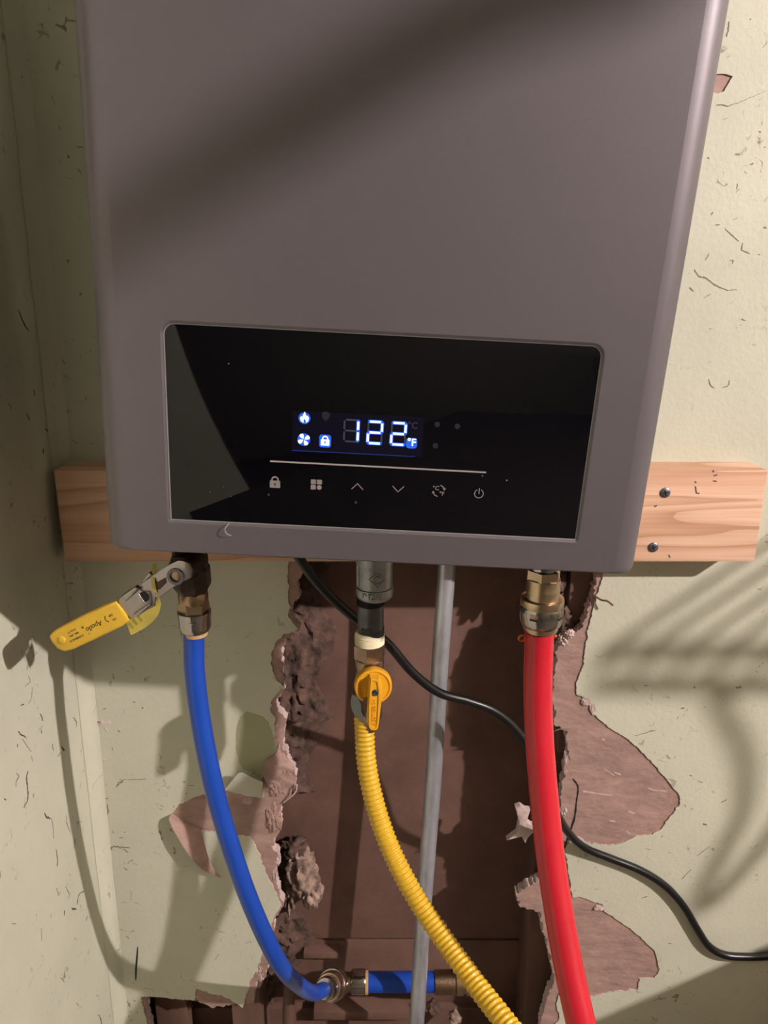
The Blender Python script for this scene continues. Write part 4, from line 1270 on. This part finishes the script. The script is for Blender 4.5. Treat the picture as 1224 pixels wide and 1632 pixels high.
Mtx = MG @ Matrix.Translation((tc_[0], tc_[1], HT - .0009)) @ Matrix.Rotation(math.radians(92), 4, 'Z')
add('lettering', text_geo('ASSY/EE 60', .0050, Mtx, .0008, 0), 'yellow_plastic', lev, smooth=0)
tl = []
for i, ch in enumerate('THREE1'):
    a = math.radians(214 - 14 * i)
    p = (RD * .70 * math.cos(a), RD * .70 * math.sin(a))
    tl.append(text_geo(ch, .0034, MG @ Matrix.Translation((p[0], p[1], .0014)) @ Matrix.Rotation(a - math.pi / 2, 4, 'Z'), .0008, 0))
add('dial_lettering', merge(*tl), 'yellow_plastic', dial, smooth=0)
# grey foil tag on the left of the valve
A_ = [W(561, 1107, YG - .006), W(559, 1120, YG - .008), W(561, 1132, YG - .008), W(567, 1142, YG - .010)]
B_ = [W(567, 1110, YG - .012), W(575, 1121, YG - .014), W(576, 1136, YG - .014), W(583, 1150, YG - .014)]
add('foil_tag', thicken(strip(catmull(A_, 4), catmull(B_, 4), 5), (0, .0006, 0)), 'grey_tag', gv, smooth=60, label='grey folded foil tag')
# yellow corrugated hose
hs = [(580, 1138, YG), (581, 1165, YG - .001), (583, 1205, YG - .006), (590, 1250, YG - .013), (603, 1300, YG - .022), (622, 1352, YG - .033), (648, 1405, YG - .047), (680, 1458, YG - .064), (716, 1510, YG - .085), (758, 1568, YG - .112), (806, 1630, YG - .142), (860, 1700, YG - .172)]
hp = resample(catmull(to_floor([W(*p) for p in hs], .0105), 40), .00072)
PIT = 6.2
tag(add('gas_hose', tube(hp, None, 22, rf=lambda i: .0086 + .00062 * math.cos(2 * math.pi * i / PIT) - .0001), 'yellow_coat', smooth=75), 'yellow coated corrugated gas hose hanging from the yellow valve', 'hose')

# =================================================================== HOT SIDE
YR = -0.178
RX = W(864, 960, YR).x
RO = Vector((RX, YR, zat(1012, YR)))
rz = lambda v: zat(v - 9, YR) - RO.z
hc = thing('push_connector', 'large brass and chrome push connector joining heater and red pipe', 'pipe fitting', RO)
P0 = pxr(1, RO)
add('hex', hexnut(27.0 * P0, rz(933), rz(914), RO, up, (1, 0, 0), .12, 6, .2), 'brass', hc, smooth=20)
add('inlet', lathe([(rz(916), 22 * P0), (rz(905), 23 * P0), (rz(890), 23 * P0)], RO, up, 30), 'chrome', hc, smooth=35)
add('neck', lathe([(rz(972), 29 * P0), (rz(962), 28 * P0), (rz(954), 25.5 * P0), (rz(948), 26.8 * P0), (rz(946), 26.2 * P0), (rz(930), 26.4 * P0)], RO, up, 40), 'brass', hc, smooth=35)
add('rim', lathe([(rz(975), 31 * P0), (rz(972), 33.6 * P0), (rz(966), 34.2 * P0), (rz(961), 33.5 * P0), (rz(960), 28 * P0)], RO, up, 40), 'brass', hc, smooth=35)
add('collar', lathe([(rz(1005), 28 * P0), (rz(1002), 31 * P0), (rz(996), 33.5 * P0), (rz(975), 33.8 * P0), (rz(973), 33 * P0)], RO, up, 40), 'chrome', hc, smooth=30)
add('release_ring', lathe([(rz(1013), 24 * P0), (rz(1012), 26.5 * P0), (rz(1006), 28.5 * P0), (rz(1003), 28 * P0)], RO, up, 40), 'brass', hc, smooth=35)
for u in (846, 889):
    dx_ = (W(u, 980, YR).x - RX)
    R_ = 33.9 * P0
    a = math.acos(max(-1, min(1, dx_ / R_)))
    d = Vector((math.cos(a), -math.sin(a), 0))
    Mx = frame(RO + d * R_ + up * rz(981), d, Vector((-d.y, d.x, 0)))
    add('clip_window', prism([(-.0034, -.0018), (.0034, -.0018), (.0034, .0018), (-.0034, .0018)], Mx, -.0006, .0003, .0002), 'brass_dull', hc, smooth=30)
    add('clip_tab', prism([(-.0036, -.0005), (.0036, -.0005), (.0036, .0005), (-.0036, .0005)], frame(RO + d * R_ + up * rz(986), d, Vector((-d.y, d.x, 0))), -.0006, .0009, .0002), 'dope_black', hc, smooth=30)
rd = [(859.5, 1005, YR), (859, 1030, YR), (857.5, 1080, YR - .003), (858, 1140, YR - .009), (862, 1210, YR - .019), (869, 1290, YR - .031), (878, 1370, YR - .046), (890, 1450, YR - .063), (906, 1540, YR - .083), (926, 1632, YR - .104), (946, 1710, YR - .12)]
red = add('red_pipe', tube(catmull(to_floor([W(*p) for p in rd], .012), 8), .01125, 28), 'red_pex', smooth=60)
tag(red, 'thick red plastic hot water pipe hanging from the large chrome connector', 'pipe')
c = W(832, 1017, YR)
rg = add('clip_ring', tube([c + Vector((.0026 * math.cos(t), -.001 * math.sin(t), .0028 * math.sin(t))) for t in [math.radians(20 + 20 * q_) for q_ in range(17)]] + [W(842, 1014, YR - .004)], .0009, 8), 'orange_clip', red, smooth=60)
c = W(885, 1014, YR)
add('clip_end', lump(c, (.0014, .001, .0014), 5, .2, 1, 2), 'orange_clip', red, smooth=60)

# =================================================================== CONDUIT AND CORD
YC = .016
cdp = [W(715, 830, YC), W(712, 905, YC), W(701, 1060, YC), W(690, 1250, YC - .004), W(675, 1450, YC - .010), W(664, 1632, YC - .016), W(658, 1730, YC - .018)]
tag(add('steel_conduit', tube(catmull(cdp, 6), .0092, 24), 'galv_pipe', smooth=60), 'grey galvanised steel conduit running upright inside the hole in the wall', 'conduit')
cr = [(470, 878, -.085), (480, 894, -.085), (502, 924, -.084), (532, 956, -.082), (562, 982, -.080), (592, 1004, -.078), (622, 1030, -.074), (658, 1072, -.066), (700, 1104, -.056), (745, 1117, -.048), (785, 1132, -.044), (815, 1155, -.042), (838, 1186, -.042),
      (860, 1235, -.044), (882, 1285, -.046), (902, 1322, -.026), (930, 1350, -.011), (970, 1367, -.0066), (1020, 1387, -.0062), (1060, 1412, -.0062), (1090, 1445, -.0062), (1112, 1482, -.0062), (1130, 1508, -.0062), (1155, 1522, -.0062), (1190, 1525, -.0062), (1224, 1524, -.0062), (1300, 1520, -.0062)]
tag(add('power_cord', tube(catmull([W(*p) for p in cr] + [Vector((.56, -.0062, .70)), Vector((.62, -.0062, .60)), Vector((.64, -.0062, .40)), Vector((.64, -.0062, .15)), Vector((.66, -.03, .006)), Vector((.80, -.05, .0046))], 6), .0044, 14), 'cord_black', smooth=60), 'thin black power cord curving from heater underside across the wall', 'cord')

# =================================================================== OUT OF FRAME, BUT LIGHTING THE WALL
# ceiling lamp: porcelain holder and bare bulb
lm = thing('ceiling_lamp', 'bare warm bulb in a white porcelain ceiling lamp holder', 'lamp', LAMP)
add('lamp_holder', lathe([(.030, .020), (.045, .026), (.075, .034), (.085, .055), (RZ1 - LAMP.z - .002, .060)], LAMP, up, 32), 'porcelain', lm, smooth=40)
add('bulb', lump(LAMP, (LAMP_R, LAMP_R, LAMP_R), 1, 0, 1, 3), 'bulb_glow', lm, smooth=80)
# wire closet shelf on the back wall, right of the plank
SX0, SX1, SZ, SD = .80, 1.40, CZ + .078, .50
ws = thing('wire_shelf', 'white coated wire shelf on the wall right of the plank', 'shelf', (SX0, -.002, SZ - .024))
for y, z in ((-.004, SZ), (-SD, SZ), (-SD, SZ - .024), (-SD * .5, SZ - .004)):
    add('rail', tube([(SX0, y, z), (SX1, y, z)], .0055, 10), 'white_wire', ws)
first = None
nw = int((SX1 - SX0) / .0254)
for i in range(nw + 1):
    if first is None:
        first = add('cross_wire', tube([(SX0, -.002, SZ), (SX0, -SD, SZ), (SX0, -SD - .0015, SZ - .024)], .0030, 8), 'white_wire', ws)
    else:
        o = first.copy()
        COL.objects.link(o)
        o.parent = ws
        o.location = (i * .0254, 0, 0)
# added things right of the frame, there to cast shadows on the wall
def lampward(u, v, y, y0=0.0):
    p = W(u, v, y0)
    return p.lerp(LAMP, (y - p.y) / (LAMP.y - p.y))
p3, p2, p1 = lampward(900, 1650, -.26), lampward(1224, 1508, -.26), lampward(1330, 1468, -.26)  # added sheet, top edge laid out from the shadow it should cast
bm_ = [(p3.x, 0.0), (p1.x + .25, 0.0), (p1.x + .25, p1.z), (p1.x, p1.z), (p2.x, p2.z), (p3.x, p3.z)]
tag(add('shadow_sheet', prism(bm_, MW, .255, .267, .001), 'shelf_board', smooth=30), 'added brown plywood sheet, out of view, shading the lower right wall', 'board')
rope = [lampward(u, v, -SD - .004) for u, v in ((1118, 1078), (1150, 1140), (1182, 1210), (1180, 1290), (1150, 1355), (1112, 1430), (1126, 1442), (1180, 1385), (1240, 1310), (1310, 1180), (1340, 1078))]  # added rope, its path traced back from the wall shadow
tag(add('shadow_rope', tube(catmull(rope, 8), .0046, 12), 'shelf_board', smooth=60), 'added brown rope loop, out of view on the wire shelf, casting a wall shadow', 'rope')
CN = Vector((.935, -.40, SZ + .0035))  # added can that darkens the wall along the right frame edge
cn = thing('shadow_can', 'added grey steel can, out of view on the wire shelf, shading the wall', 'can', CN)
add('shadow_can_body', lathe([(0, .086), (.003, .089), (.006, .086), (.20, .086), (.203, .089), (.207, .086), (.205, .070)], CN, up, 40), 'galvanised', cn, smooth=40)
add('shadow_can_lid', lathe([(.200, .070), (.204, .072), (.204, .060), (.202, .056)], CN, up, 40), 'galvanised', cn, smooth=40)
add('shadow_can_handle', tube(catmull([CN + Vector((.089 * math.cos(t), -.02, .15 + .10 * math.sin(t))) for t in [math.pi * q_ / 8 for q_ in range(9)]], 3), .0018, 8), 'white_wire', cn)
# added unseen hose, shaped to throw the band shadow on the heater face
def toward_lamp(u, v, y):
    p = W(u, v, YF - .008)
    return p.lerp(LAMP, (y - p.y) / (LAMP.y - p.y))
YDU = -.79
dsh = [toward_lamp(u, v, YDU) for u, v in ((20, 440), (165, 372), (300, 290), (480, 185), (650, 80), (780, 20), (900, -20), (1020, -70))]
e0, e1 = dsh[0], dsh[-1]
dpts = [(e1.x + .10, YDU, RZ1), (e1.x + .10, YDU, e1.z + .25), e1 + Vector((.06, 0, .07))] + list(reversed(dsh)) + [e0 + Vector((-.05, 0, .03)), (e0.x - .09, YDU - .01, e0.z + .20), (e0.x - .09, YDU - .01, RZ1)]
dp = resample(catmull(dpts, 30), .004)
tag(add('shadow_hose', tube(dp, None, 26, rf=lambda i: .0108 + .0005 * math.cos(2 * math.pi * i / 4)), 'duct_alu', smooth=75), 'added silver hose loop, out of view, casting the shadow on the heater', 'hose')
